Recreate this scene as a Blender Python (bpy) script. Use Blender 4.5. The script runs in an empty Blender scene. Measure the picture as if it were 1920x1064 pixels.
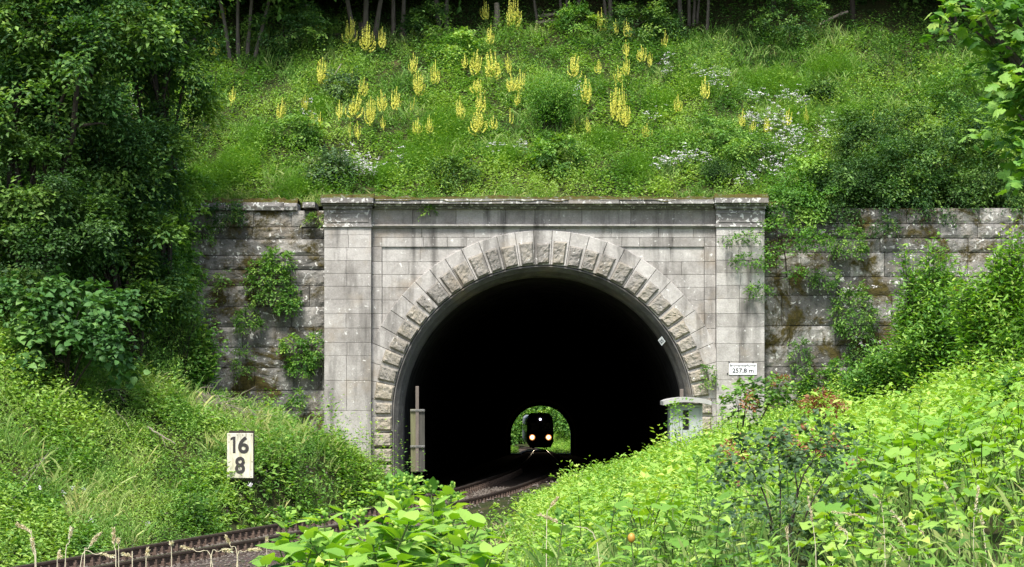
import bpy, math, random
import numpy as np
from mathutils import Vector, Matrix

# ------------------------------------------------------------------ basics
F = 4478.0; ZC = 2.9; HY = 717.0           # focal length (photo px), eye height, horizon row
R_ = np.random.default_rng(11)
random.seed(5)
SC = bpy.context.scene
COL = SC.collection

def wx(px, d): return (px - 960.0) * d / F
def wz(py, d): return ZC + (HY - py) * d / F
def W(px, py, d): return np.array([wx(px, d), d, wz(py, d)])
def smooth(a, b, x):
    t = np.clip((np.asarray(x, float) - a) / (b - a), 0, 1); return t * t * (3 - 2 * t)

def hash3(ix, iy, iz, s):
    n = (ix * 374761393 + iy * 668265263 + iz * 2147483647 + s * 1274126177).astype(np.int64) & 0xFFFFFFFF
    n = ((n ^ (n >> 13)) * 1274126177) & 0xFFFFFFFF
    return ((n ^ (n >> 16)) & 0xFFFF) / 65535.0
def vnoise(p, s=0):
    p = np.asarray(p, float); i = np.floor(p).astype(np.int64); f = p - i; f = f * f * (3 - 2 * f)
    r = 0
    for a in (0, 1):
        for b in (0, 1):
            for c in (0, 1):
                w = (f[..., 0] if a else 1 - f[..., 0]) * (f[..., 1] if b else 1 - f[..., 1]) * (f[..., 2] if c else 1 - f[..., 2])
                r = r + w * hash3(i[..., 0] + a, i[..., 1] + b, i[..., 2] + c, s)
    return r
def n2(x, y, s=0): return vnoise(np.stack([x, y, np.zeros_like(x)], -1), s)

# ------------------------------------------------------------------ mesh accumulator
class Acc:
    def __init__(s): s.v = []; s.n = 0; s.f = {3: [], 4: []}; s.t = {3: [], 4: []}
    def add(s, V, faces, tint=0.5, per=None):
        V = np.asarray(V, float).reshape(-1, 3)
        for Fc in faces:
            Fc = np.asarray(Fc, np.int64)
            if Fc.size == 0: continue
            k = Fc.shape[1]; m = len(Fc)
            s.f[k].append(Fc + s.n)
            t = np.asarray(tint, float)
            s.t[k].append(np.full(m, float(t)) if t.ndim == 0 else np.repeat(t, m // len(t)))
        s.v.append(V); s.n += len(V)
    def mesh(s, name, mat, smoothed=False):
        me = bpy.data.meshes.new(name)
        V = np.concatenate(s.v) if s.v else np.zeros((0, 3))
        q = np.concatenate(s.f[4]) if s.f[4] else np.zeros((0, 4), np.int64)
        t = np.concatenate(s.f[3]) if s.f[3] else np.zeros((0, 3), np.int64)
        loops = np.concatenate([q.ravel(), t.ravel()]).astype(np.int32)
        tot = np.concatenate([np.full(len(q), 4), np.full(len(t), 3)]).astype(np.int32)
        st = np.concatenate([[0], np.cumsum(tot)[:-1]]).astype(np.int32) if len(tot) else tot
        me.vertices.add(len(V)); me.vertices.foreach_set('co', V.astype(np.float32).ravel())
        me.loops.add(len(loops)); me.loops.foreach_set('vertex_index', loops)
        me.polygons.add(len(tot)); me.polygons.foreach_set('loop_start', st); me.polygons.foreach_set('loop_total', tot)
        me.polygons.foreach_set('use_smooth', np.full(len(tot), bool(smoothed)))
        a = me.attributes.new('tint', 'FLOAT', 'FACE')
        tt = np.concatenate(s.t[4] + s.t[3]) if (s.t[4] or s.t[3]) else np.zeros(0)
        a.data.foreach_set('value', tt.astype(np.float32))
        me.update(calc_edges=True); me.validate()
        if mat: me.materials.append(mat)
        return me

def put(name, me, parent=None, loc=(0, 0, 0), rz=0, scale=None):
    o = bpy.data.objects.new(name, me); COL.objects.link(o)
    o.location = loc; o.rotation_euler = (0, 0, rz)
    if scale is not None: o.scale = (scale,) * 3 if np.isscalar(scale) else scale
    if parent: o.parent = parent
    return o
def tag(o, label=None, cat=None, group=None, kind=None):
    if label: o['label'] = label
    if cat: o['category'] = cat
    if group: o['group'] = group
    if kind: o['kind'] = kind
    return o
def thing(name, label, cat, loc=(0, 0, 0), group=None, rz=0):
    return tag(put(name, None, None, tuple(loc), rz), label, cat, group)
def dup(root, loc, rz, scale, label, group):
    r = root.copy(); COL.objects.link(r); r.location = loc; r.rotation_euler = (0, 0, rz)
    r.scale = (scale,) * 3 if np.isscalar(scale) else scale
    if label: r['label'] = label
    if group: r['group'] = group
    for ch in list(root.children):
        c = ch.copy(); COL.objects.link(c); c.parent = r
        for g in ch.children:
            e = g.copy(); COL.objects.link(e); e.parent = c
    return r
ORD = ['first', 'second', 'third', 'fourth', 'fifth', 'sixth', 'seventh', 'eighth', 'ninth', 'tenth', 'eleventh', 'twelfth', 'thirteenth',
       'fourteenth', 'fifteenth', 'sixteenth', 'seventeenth', 'eighteenth', 'nineteenth', 'twentieth', 'twenty-first', 'twenty-second',
       'twenty-third', 'twenty-fourth', 'twenty-fifth', 'twenty-sixth', 'twenty-seventh', 'twenty-eighth', 'twenty-ninth', 'thirtieth']

# ------------------------------------------------------------------ shapes
def prism(acc, q, yf, yb, ch=0.01, tint=0.5):
    """block with a chamfered front from four (x,z) corners"""
    q = np.asarray(q, float); c = q.mean(0); dv = c - q; L = np.linalg.norm(dv, axis=1, keepdims=True)
    qi = q + dv / np.maximum(L, 1e-6) * np.minimum(ch * 1.4, L * .4)
    V = [(p[0], yf, p[1]) for p in qi] + [(p[0], yf + ch, p[1]) for p in q] + [(p[0], yb, p[1]) for p in q]
    Fc = [(0, 1, 2, 3)]
    for i in range(4):
        j = (i + 1) % 4
        Fc += [(4 + i, 4 + j, j, i), (8 + i, 8 + j, 4 + j, 4 + i)]
    Fc.append((11, 10, 9, 8))
    acc.add(V, [np.array(Fc)], tint)
def rect(x0, x1, z0, z1): return [(x0, z0), (x1, z0), (x1, z1), (x0, z1)]
def box(acc, x0, x1, y0, y1, z0, z1, tint=0.5, ch=0.006): prism(acc, rect(x0, x1, z0, z1), y0, y1, ch, tint)
def rock(acc, q, yf, yb, bulge, n, m, rough, tint, seed, freq=6.0):
    """rock-faced block: the front is a displaced grid"""
    q = np.asarray(q, float)
    u, v = np.meshgrid(np.linspace(0, 1, n + 1), np.linspace(0, 1, m + 1))
    P = ((1 - u) * (1 - v))[..., None] * q[0] + (u * (1 - v))[..., None] * q[1] + (u * v)[..., None] * q[2] + ((1 - u) * v)[..., None] * q[3]
    e = np.minimum(np.minimum(u, 1 - u) * n, np.minimum(v, 1 - v) * m); e = np.clip(e, 0, 1)
    no = n2(P[..., 0] * freq, P[..., 1] * freq, seed) - .5 + .6 * (n2(P[..., 0] * freq * 2.7, P[..., 1] * freq * 2.7, seed + 1) - .5)
    y = yf - e * (bulge + no * rough)
    V = np.stack([P[..., 0], y, P[..., 1]], -1).reshape(-1, 3)
    k = n + 1
    a = np.arange(m)[:, None] * k + np.arange(n)[None]; a = a.ravel()
    fr = np.stack([a, a + 1, a + k + 1, a + k], 1)
    ring = list(range(0, k)) + [r * k + n for r in range(1, m + 1)] + [m * k + c for c in range(n - 1, -1, -1)] + [r * k for r in range(m - 1, 0, -1)]
    B = V[ring].copy(); B[:, 1] = yb; nb = len(V); L = len(ring)
    sd = np.array([(nb + i, nb + (i + 1) % L, ring[(i + 1) % L], ring[i]) for i in range(L)])
    acc.add(np.concatenate([V, B]), [fr, sd], tint)
def tube(acc, pts, rad, seg=6, tint=0.5, cap=True):
    pts = np.asarray(pts, float); n = len(pts)
    rad = np.full(n, rad) if np.isscalar(rad) else np.asarray(rad, float)
    if len(rad) != n: rad = np.interp(np.linspace(0, 1, n), np.linspace(0, 1, len(rad)), rad)
    T = np.gradient(pts, axis=0); T /= np.maximum(np.linalg.norm(T, axis=1, keepdims=True), 1e-9)
    ref = np.array([0.31, 0.17, 0.93]) if abs(T[0, 2]) < .8 else np.array([.93, .2, .1])
    T[np.linalg.norm(T, axis=1) < .5] = T[len(T) // 2]
    A = np.cross(T, ref); A /= np.maximum(np.linalg.norm(A, axis=1, keepdims=True), 1e-9); B = np.cross(T, A)
    an = np.arange(seg) / seg * 2 * np.pi
    V = pts[:, None] + rad[:, None, None] * (np.cos(an)[None, :, None] * A[:, None] + np.sin(an)[None, :, None] * B[:, None])
    i = np.arange(n - 1)[:, None] * seg; j = np.arange(seg)[None]; jn = (j + 1) % seg
    Fc = np.stack([i + j, i + jn, i + seg + jn, i + seg + j], -1).reshape(-1, 4)
    V = V.reshape(-1, 3); tr = np.zeros((0, 3), int)
    if cap:
        V = np.concatenate([V, pts[-1:]]); k = n * seg
        tr = np.array([((n - 1) * seg + a, (n - 1) * seg + (a + 1) % seg, k) for a in range(seg)])
    acc.add(V, [Fc, tr], tint)
def curve(pts, n=12):
    """smooth polyline through points"""
    p = np.asarray(pts, float); t = np.linspace(0, len(p) - 1, n)
    P = np.concatenate([[2 * p[0] - p[1]], p, [2 * p[-1] - p[-2]]])
    i = np.minimum(t.astype(int), len(p) - 2); f = (t - i)[:, None]
    a, b, c, d = P[i], P[i + 1], P[i + 2], P[i + 3]
    return .5 * (2 * b + (c - a) * f + (2 * a - 5 * b + 4 * c - d) * f ** 2 + (3 * b - a - 3 * c + d) * f ** 3)
def sphere(acc, c, r, tint=.5, seg=8, rings=5, sc=(1, 1, 1)):
    V = [(0, 0, 1)]
    for i in range(1, rings):
        th = math.pi * i / rings
        V += [(math.sin(th) * math.cos(2 * math.pi * j / seg), math.sin(th) * math.sin(2 * math.pi * j / seg), math.cos(th)) for j in range(seg)]
    V.append((0, 0, -1)); V = np.array(V) * r * np.array(sc) + np.asarray(c)
    q = [(1 + i * seg + j, 1 + (i + 1) * seg + j, 1 + (i + 1) * seg + (j + 1) % seg, 1 + i * seg + (j + 1) % seg) for i in range(rings - 2) for j in range(seg)]
    t = [(0, 1 + j, 1 + (j + 1) % seg) for j in range(seg)] + [(len(V) - 1, 1 + (rings - 2) * seg + (j + 1) % seg, 1 + (rings - 2) * seg + j) for j in range(seg)]
    acc.add(V, [np.array(q), np.array(t)], tint)

# leaf templates: (along, across, up) in units of length / width / length
TM = {}
TM['rhomb'] = (np.array([(0, 0, 0), (.45, -.5, .07), (1, 0, -.1), (.45, .5, .07)]), [np.array([(0, 1, 2, 3)])])
TM['ovate'] = (np.array([(0, 0, 0), (.32, 0, .015), (.65, 0, -.03), (1, 0, -.17),
                         (-.06, -.24, .0), (.26, -.5, .06), (.62, -.37, .0), (-.06, .24, .0), (.26, .5, .06), (.62, .37, .0)]),
               [np.array([(0, 4, 5, 1), (1, 5, 6, 2), (7, 0, 1, 8), (8, 1, 2, 9)]), np.array([(2, 6, 3), (9, 2, 3)])])
TM['lance'] = (np.array([(0, 0, 0), (.35, -.5, .04), (.75, -.3, -.02), (1, 0, -.12), (.75, .3, -.02), (.35, .5, .04), (.5, 0, -.03)]),
               [np.array([(0, 1, 2, 6), (6, 2, 3, 4), (0, 6, 4, 5)])])
_mp = [(0, 0), (-.02, -.2), (.02, -.5), (.22, -.34), (.42, -.6), (.5, -.28), (.75, -.3), (1, 0), (.75, .3), (.5, .28), (.42, .6), (.22, .34), (.02, .5), (-.02, .2)]
TM['maple'] = (np.array([(.35, 0, .03)] + [(a, b * .95, -.12 * (abs(b) + a * .6)) for a, b in _mp]),
               [np.array([(0, 1 + i, 1 + (i + 1) % 14) for i in range(14)])])
_rd = [(.5 - .55 * math.cos(t), .55 * math.sin(t)) for t in np.linspace(0.22, 2 * math.pi - .22, 13)]
TM['round'] = (np.array([(.3, 0, -.06)] + [(a, b, .05 * math.sin(i * 2.4) + (-.05 if i % 6 else .02)) for i, (a, b) in enumerate(_rd)]),
               [np.array([(0, 1 + i, 2 + i) for i in range(12)])])
TM['blade'] = (np.array([(0, -.5, 0), (0, .5, 0), (.5, -.4, .0), (.5, .4, .0), (.85, -.2, -.1), (.85, .2, -.1), (1, 0, -.2)]),
               [np.array([(0, 1, 3, 2), (2, 3, 5, 4)]), np.array([(4, 5, 6)])])
def unit(a): return a / np.maximum(np.linalg.norm(a, axis=-1, keepdims=True), 1e-9)
def leaves(acc, kind, P, D, N, L, Wd, tint):
    T, fs = TM[kind]; n = len(P)
    if n == 0: return
    D = unit(D); S = unit(np.cross(N, D)); N = np.cross(D, S)
    L = np.broadcast_to(L, (n,))[:, None, None]; Wd = np.broadcast_to(Wd, (n,))[:, None, None]
    cv = R_.uniform(.3, 2.3, (n, 1, 1)); tw = R_.normal(0, .12, (n, 1, 1)) * T[None, :, 0:1] * T[None, :, 1:2]
    V = P[:, None] + T[None, :, 0:1] * L * D[:, None] + T[None, :, 1:2] * Wd * S[:, None] + (T[None, :, 2:3] * cv + tw) * L * N[:, None]
    k = len(T); off = (np.arange(n) * k)[:, None, None]
    acc.add(V.reshape(-1, 3), [(f[None] + off).reshape(-1, f.shape[1]) for f in fs], np.broadcast_to(tint, (n,)))

# ------------------------------------------------------------------ materials
def nt(name):
    m = bpy.data.materials.new(name); m.use_nodes = True; t = m.node_tree; t.nodes.clear()
    return m, t, t.nodes, t.links
class NG:
    def __init__(s, name):
        s.m, s.t, s.n, s.l = nt(name); s.out = s.n.new('ShaderNodeOutputMaterial')
        s.tc = s.n.new('ShaderNodeNewGeometry')
    def node(s, kind, **kw):
        a = s.n.new(kind)
        for k, v in kw.items(): setattr(a, k, v)
        return a
    def set(s, sock, v):
        if isinstance(v, bpy.types.NodeSocket): s.l.new(v, sock)
        elif isinstance(v, (tuple, list)) and sock.type == 'RGBA': sock.default_value = tuple(v) + ((1,) if len(v) == 3 else ())
        else: sock.default_value = v
    def pos(s, sc=(1, 1, 1)):
        a = s.node('ShaderNodeMapping'); s.l.new(s.tc.outputs['Position'], a.inputs['Vector']); a.inputs['Scale'].default_value = sc
        return a.outputs[0]
    def noise(s, scale, detail=4, rough=.55, sc=(1, 1, 1), dist=0):
        a = s.node('ShaderNodeTexNoise'); s.l.new(s.pos(sc), a.inputs['Vector'])
        a.inputs['Scale'].default_value = scale; a.inputs['Detail'].default_value = detail; a.inputs['Roughness'].default_value = rough
        a.inputs['Distortion'].default_value = dist
        return a.outputs['Fac']
    def voro(s, scale, out='Distance'):
        a = s.node('ShaderNodeTexVoronoi'); s.l.new(s.pos(), a.inputs['Vector']); a.inputs['Scale'].default_value = scale
        return a.outputs[out]
    def ramp(s, fac, stops):
        a = s.node('ShaderNodeValToRGB'); s.set(a.inputs[0], fac); e = a.color_ramp.elements
        while len(e) < len(stops): e.new(.5)
        for x, (p, c) in zip(e, stops):
            x.position = p; x.color = tuple(c) + (1,) if not np.isscalar(c) else (c, c, c, 1)
        return a.outputs[0]
    def mix(s, fac, a, b, mode='MIX'):
        m = s.node('ShaderNodeMix', data_type='RGBA', blend_type=mode)
        s.set(m.inputs[0], fac); s.set(m.inputs[6], a); s.set(m.inputs[7], b); return m.outputs[2]
    def math(s, op, a, b=0.0, c=None):
        m = s.node('ShaderNodeMath', operation=op); s.set(m.inputs[0], a); s.set(m.inputs[1], b)
        return m.outputs[0]
    def attr(s, name='tint'):
        a = s.node('ShaderNodeAttribute'); a.attribute_name = name; return a.outputs['Fac']
    def bump(s, h, dist=.02, strength=1.0):
        b = s.node('ShaderNodeBump'); s.set(b.inputs['Height'], h); b.inputs['Distance'].default_value = dist; b.inputs['Strength'].default_value = strength
        return b.outputs[0]
    def bsdf(s, col, rough=.8, spec=.3, metal=0, normal=None, emit=None, es=0):
        p = s.node('ShaderNodeBsdfPrincipled'); s.set(p.inputs['Base Color'], col); s.set(p.inputs['Roughness'], rough)
        s.set(p.inputs['Specular IOR Level'], spec); s.set(p.inputs['Metallic'], metal)
        if normal is not None: s.l.new(normal, p.inputs['Normal'])
        if emit is not None: s.set(p.inputs['Emission Color'], emit); p.inputs['Emission Strength'].default_value = es
        return p.outputs[0]
    def done(s, sh): s.l.new(sh, s.out.inputs['Surface']); return s.m

def leaf_mat(name, c0, c1, c2, tr=.35, rough=.5, var=.35, spec=.25):
    g = NG(name)
    oi = g.node('ShaderNodeObjectInfo')
    f = g.math('ADD', g.attr(), g.math('MULTIPLY', g.math('SUBTRACT', oi.outputs['Random'], .5), .18))
    f = g.math('ADD', f, g.math('MULTIPLY', g.math('SUBTRACT', g.noise(.55, 2), .5), var))
    col = g.ramp(f, [(.0, c0), (.5, c1), (.95, c2), (1.0, (min(.6, c2[0] * 1.18), c2[1] * 1.04, c2[2] * 1.1))])
    p = g.bsdf(col, rough, spec)
    tl = g.node('ShaderNodeBsdfTranslucent'); tc = g.mix(.5, col, (1.0, 1.0, .25), 'MULTIPLY')
    hs = g.node('ShaderNodeHueSaturation'); hs.inputs['Value'].default_value = 1.25; hs.inputs['Saturation'].default_value = 1.1
    g.l.new(tc, hs.inputs['Color']); g.l.new(hs.outputs[0], tl.inputs['Color'])
    mx = g.node('ShaderNodeMixShader'); mx.inputs[0].default_value = tr; g.l.new(p, mx.inputs[1]); g.l.new(tl.outputs[0], mx.inputs[2])
    return g.done(mx.outputs[0])
def stone_mat(name, lo, mid, hi, moss=0.0, mosscol=(.038, .032, .010), lichen=.66, stain=.5, bumpd=.012):
    g = NG(name)
    t = g.attr()
    f = g.math('ADD', g.math('MULTIPLY', t, .55), g.math('MULTIPLY', g.noise(2.2, 6, .7), .95))
    f = g.math('SUBTRACT', f, .10)
    col = g.ramp(f, [(.25, lo), (.6, mid), (.95, hi)])
    fine = g.noise(26, 4, .7)
    col = g.mix(.55, col, g.ramp(fine, [(.3, .45), (.7, 1.0)]), 'MULTIPLY')
    # rain streaks running down the face
    st = g.noise(1.0, 5, .6, (2.6, 2.6, .35))
    col = g.mix(g.math('MULTIPLY', g.ramp(st, [(.5, 0.), (.72, 1.)]), stain), col, (.05, .046, .04))
    sb = g.noise(.42, 6, .7); col = g.mix(g.math('MULTIPLY', g.ramp(sb, [(.52, 0.), (.7, 1.)]), stain * .6), col, (.115, .105, .092))
    # warm blotches
    wb = g.noise(.9, 4, .6)
    col = g.mix(g.math('MULTIPLY', g.ramp(wb, [(.55, 0.), (.75, 1.)]), .45), col, (.30, .235, .15))
    # pale lichen spots
    ls = g.noise(9, 3, .5, (1, 1, 1), .6)
    col = g.mix(g.ramp(ls, [(lichen, 0.), (lichen + .05, .8)]), col, (.62, .62, .58))
    h = g.math('ADD', g.math('MULTIPLY', fine, .5), g.noise(7, 5, .6))
    if moss > 0:
        mk = g.math('ADD', g.math('MULTIPLY', g.noise(.6, 6, .72, (1, 1, 1.2), .5), .8), g.math('MULTIPLY', g.noise(6, 5, .75), .2))
        mf = g.ramp(mk, [(moss - .02, 0.), (moss + .06, 1.)])
        mc = g.ramp(g.noise(14, 4, .7), [(.3, mosscol), (.6, (.078, .062, .015)), (.8, (.07, .085, .02))])
        col = g.mix(mf, col, mc); h = g.math('ADD', h, g.math('MULTIPLY', mf, g.noise(34, 3, .7)))
    return g.done(g.bsdf(col, .88, .25, 0, g.bump(h, bumpd)))
def flat_mat(name, col, rough=.6, spec=.3, metal=0, nz=.25, scale=12, sc=(1, 1, 1), bumpd=.002, dark=None):
    g = NG(name)
    n = g.noise(scale, 5, .65, sc)
    c = g.mix(g.math('MULTIPLY', g.ramp(n, [(.35, 0.), (.7, 1.)]), nz), col, dark or tuple(x * .4 for x in col))
    return g.done(g.bsdf(c, rough, spec, metal, g.bump(n, bumpd)))

M = {}
M['facade'] = stone_mat('facade_stone', (.185, .170, .152), (.355, .337, .31), (.52, .50, .465), 0, stain=.85)
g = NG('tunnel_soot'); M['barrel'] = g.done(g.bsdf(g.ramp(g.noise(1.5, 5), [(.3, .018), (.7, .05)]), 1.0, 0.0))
M['mortar'] = flat_mat('mortar', (.10, .092, .08), .95, .1, 0, .6, 9)
M['voussoir'] = stone_mat('voussoir_stone', (.14, .132, .12), (.265, .25, .222), (.40, .355, .27), 0, stain=.3, bumpd=.045)
M['wing'] = stone_mat('wing_stone', (.072, .07, .063), (.17, .165, .152), (.36, .345, .315), .510, lichen=.61, stain=.8, bumpd=.04)
M['cornice'] = stone_mat('cornice_stone', (.12, .11, .10), (.22, .21, .195), (.36, .35, .33), 0, lichen=.56, stain=.75)
M['soot'] = stone_mat('sooty_concrete', (.055, .053, .05), (.12, .117, .11), (.22, .215, .20), 0, lichen=.72, stain=.6, bumpd=.02)
pass
g = NG('moss'); _c = g.ramp(g.noise(5, 6, .75), [(.34, (.03, .026, .012)), (.46, (.085, .066, .02)), (.56, (.07, .085, .022)), (.66, (.20, .19, .165))])
M['moss'] = g.done(g.bsdf(_c, .95, .05, 0, g.bump(g.noise(30, 4, .7), .04)))
def soil_mat():
    g = NG('soil'); n = g.noise(1.3, 6, .7); f = g.noise(18, 5, .7)
    col = g.ramp(n, [(.3, (.022, .03, .010)), (.52, (.04, .05, .016)), (.72, (.085, .065, .035))])
    col = g.mix(.5, col, g.ramp(f, [(.3, .4), (.7, 1.)]), 'MULTIPLY')
    return g.done(g.bsdf(col, .95, .1, 0, g.bump(f, .05)))
M['soil'] = soil_mat()
def ballast_mat():
    g = NG('ballast'); v = g.node('ShaderNodeTexVoronoi'); g.l.new(g.pos(), v.inputs['Vector']); v.inputs['Scale'].default_value = 16
    col = g.mix(.6, (.095, .075, .06), v.outputs['Color'], 'MULTIPLY'); col = g.mix(.45, col, (.085, .068, .054))
    col = g.mix(g.ramp(g.noise(.8, 4), [(.45, 0.), (.7, .7)]), col, (.06, .042, .03))
    return g.done(g.bsdf(col, .95, .15, 0, g.bump(g.math('SUBTRACT', 1., v.outputs['Distance']), .04)))
M['ballast'] = ballast_mat()
M['stonechip'] = flat_mat('ballast_stone', (.145, .125, .105), .9, .2, 0, .6, 6, dark=(.07, .055, .045))
M['rail'] = flat_mat('rusty_rail', (.125, .088, .066), .7, .3, .15, .6, 9, dark=(.022, .014, .011))
M['railhead'] = flat_mat('worn_rail_head', (.15, .13, .115), .32, .5, .75, .4, 5)
M['sleeper'] = flat_mat('sleeper', (.06, .042, .034), .9, .2, 0, .6, 8, dark=(.025, .018, .015), bumpd=.01)
M['bark'] = flat_mat('bark', (.125, .11, .09), .95, .1, 0, .7, 14, (1, 1, .25), .02)
M['darkbark'] = flat_mat('dark_bark', (.05, .042, .034), .95, .1, 0, .7, 14, (1, 1, .25), .02)
M['deadwood'] = flat_mat('dead_wood', (.26, .225, .18), .9, .1, 0, .5, 12)
M['straw'] = flat_mat('straw', (.64, .58, .40), .8, .2, 0, .3, 20)
M['stem'] = flat_mat('green_stem', (.085, .13, .035), .7, .2, 0, .4, 12)
M['paint'] = flat_mat('hut_paint', (.33, .36, .355), .65, .3, 0, .35, 3, dark=(.24, .25, .23))
M['hutroof'] = flat_mat('hut_roof', (.37, .37, .35), .85, .2, 0, .45, 5, dark=(.22, .21, .19))
M['dark'] = flat_mat('dark_opening', (.012, .012, .012), .8, .2)
M['white'] = flat_mat('white_plate', (.74, .75, .75), .5, .35, 0, .12, 6)
M['ink'] = flat_mat('sign_black', (.02, .02, .022), .6, .3, 0, .1)
M['greyink'] = flat_mat('weathered_black', (.045, .042, .04), .8, .2, 0, .3, 14)
def board_mat():
    g = NG('sign_board'); n = g.noise(3.0, 5, .7, (3, 3, .5)); k = g.noise(9, 4, .7)
    col = g.ramp(n, [(.36, (.30, .285, .22)), (.52, (.54, .52, .42)), (.75, (.66, .64, .54))])
    col = g.mix(g.ramp(g.noise(1.1, 4, .6, (1, 1, .6)), [(.5, 0.), (.68, .55)]), col, (.46, .42, .19))
    col = g.mix(g.ramp(k, [(.62, 0.), (.72, .7)]), col, (.20, .19, .16))
    return g.done(g.bsdf(col, .8, .2, 0, g.bump(k, .004)))
M['board'] = board_mat()
M['greyboard'] = flat_mat('weathered_board', (.155, .155, .085), .9, .15, 0, .5, 4, (3, 3, .4), .006, (.075, .07, .04))
M['greyboard2'] = flat_mat('dark_weathered_board', (.075, .073, .062), .9, .15, 0, .5, 4, (3, 3, .4), .006)
M['post'] = flat_mat('post_timber', (.16, .135, .115), .9, .15, 0, .5, 6, (2, 2, .4), .006)
M['steel'] = flat_mat('galvanised_band', (.28, .28, .27), .55, .4, .3, .4, 20)
M['train'] = flat_mat('train_in_shade', (.035, .02, .018), .5, .4, 0, .3, 3)  # front car: tunnel shade put into a near-black body colour
M['trainlit'] = flat_mat('train_in_daylight', (.20, .20, .21), .5, .4, 0, .2, 3)  # rear car: same train, daylight put into a paler body colour
M['glass'] = flat_mat('train_glass', (.01, .011, .012), .12, .5, 0, .1, 3)
M['tyre'] = flat_mat('train_running_gear', (.02, .018, .016), .7, .3, .2)
def emit_mat(name, c, s):
    g = NG(name); return g.done(g.bsdf((.8, .8, .8), .4, .3, 0, None, c, s))
M['lamp'] = emit_mat('headlamp_warm', (1, .72, .40), 14)
M['glow_ring'] = emit_mat('lamp_glow', (1, .36, .10), .8)  # warm halo of the headlamps, painted as a dim emissive ring
M['lamp_cool'] = emit_mat('headlamp_cool', (.75, .8, 1), 5)
M['bud'] = flat_mat('orange_bud', (.42, .22, .035), .45, .4, 0, .4, 30, dark=(.3, .28, .05))
def flower_mat(name, a, b):
    g = NG(name); col = g.ramp(g.attr(), [(0, a), (1, b)])
    p = g.bsdf(col, .7, .15); tl = g.node('ShaderNodeBsdfTranslucent'); g.l.new(col, tl.inputs['Color'])
    mx = g.node('ShaderNodeMixShader'); mx.inputs[0].default_value = .3; g.l.new(p, mx.inputs[1]); g.l.new(tl.outputs[0], mx.inputs[2])
    return g.done(mx.outputs[0])
M['yellow'] = flower_mat('yellow_flower', (.60, .60, .08), (.86, .84, .20))
M['whiteflower'] = flower_mat('white_flower', (.66, .64, .66), (.86, .84, .86))
# foliage
M['herb'] = leaf_mat('herb_leaf', (.036, .098, .026), (.122, .262, .052), (.26, .43, .09))
M['grass'] = leaf_mat('grass_blade', (.07, .17, .032), (.17, .32, .062), (.40, .47, .17), .35)
M['bright'] = leaf_mat('bright_leaf', (.07, .18, .035), (.20, .39, .062), (.38, .56, .12), .4, .6, .35, .15)
M['tree'] = leaf_mat('tree_leaf', (.02, .06, .02), (.06, .145, .035), (.20, .34, .068), .35)
M['deep'] = leaf_mat('deep_green_leaf', (.02, .058, .016), (.055, .125, .03), (.13, .24, .05), .3)
M['bush'] = leaf_mat('bush_leaf', (.045, .13, .026), (.125, .28, .05), (.28, .46, .09), .38)
M['hazel'] = leaf_mat('hazel_leaf', (.03, .085, .024), (.075, .18, .045), (.18, .32, .085), .3)
M['blue'] = leaf_mat('bluish_leaf', (.05, .105, .048), (.105, .185, .085), (.19, .28, .12), .35)
M['red'] = leaf_mat('reddish_leaf', (.12, .05, .02), (.30, .11, .06), (.42, .24, .12), .3)
M['fern'] = leaf_mat('feathery_leaf', (.06, .15, .018), (.11, .25, .026), (.20, .37, .045), .45)
M['dry'] = leaf_mat('dry_grass', (.32, .26, .14), (.52, .45, .27), (.68, .62, .44), .3)

# ------------------------------------------------------------------ the lie of the land
TP = np.array([(0, -33.5, -1.6), (10, -27.6, -1.5), (20, -21.8, -1.3), (28, -17.4, -1.12), (36, -13.3, -.95), (42, -10.8, -.8), (48.2, -8.2, -.645), (52.8, -6.3, -.53), (57.3, -4.4, -.42),
               (62.7, -2.4, -.28), (66.9, -1.15, -.18), (70.7, -.35, -.08), (74.6, .28, -.01), (80, .75, -.03), (90, 1.1, -.2), (124, 1.54, -1.1), (224, 2.7, -3.68),
               (288, 3.41, -5.3), (312, 3.62, -5.9), (326, 3.55, -6.25), (345, 2.7, -6.6), (370, .3, -6.9), (400, -5, -7.2)], float)
_ds = np.arange(0, 400.01, .25)
def _sm(y, k=21):
    p = np.pad(y, k, mode='reflect', reflect_type='odd'); return np.convolve(p, np.ones(2 * k + 1) / (2 * k + 1), 'same')[k:-k]
_tx = _sm(_sm(np.interp(_ds, TP[:, 0], TP[:, 1]), 9), 9); _tz = _sm(np.interp(_ds, TP[:, 0], TP[:, 2]), 12)
_ts = np.gradient(_tx, _ds)
def TX(d): return np.interp(d, _ds, _tx)
def TZ(d): return np.interp(d, _ds, _tz)
def TS(d): return np.interp(d, _ds, _ts)
def ucross(X, d): return (X - TX(d)) / np.sqrt(1 + TS(d) ** 2)

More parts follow.
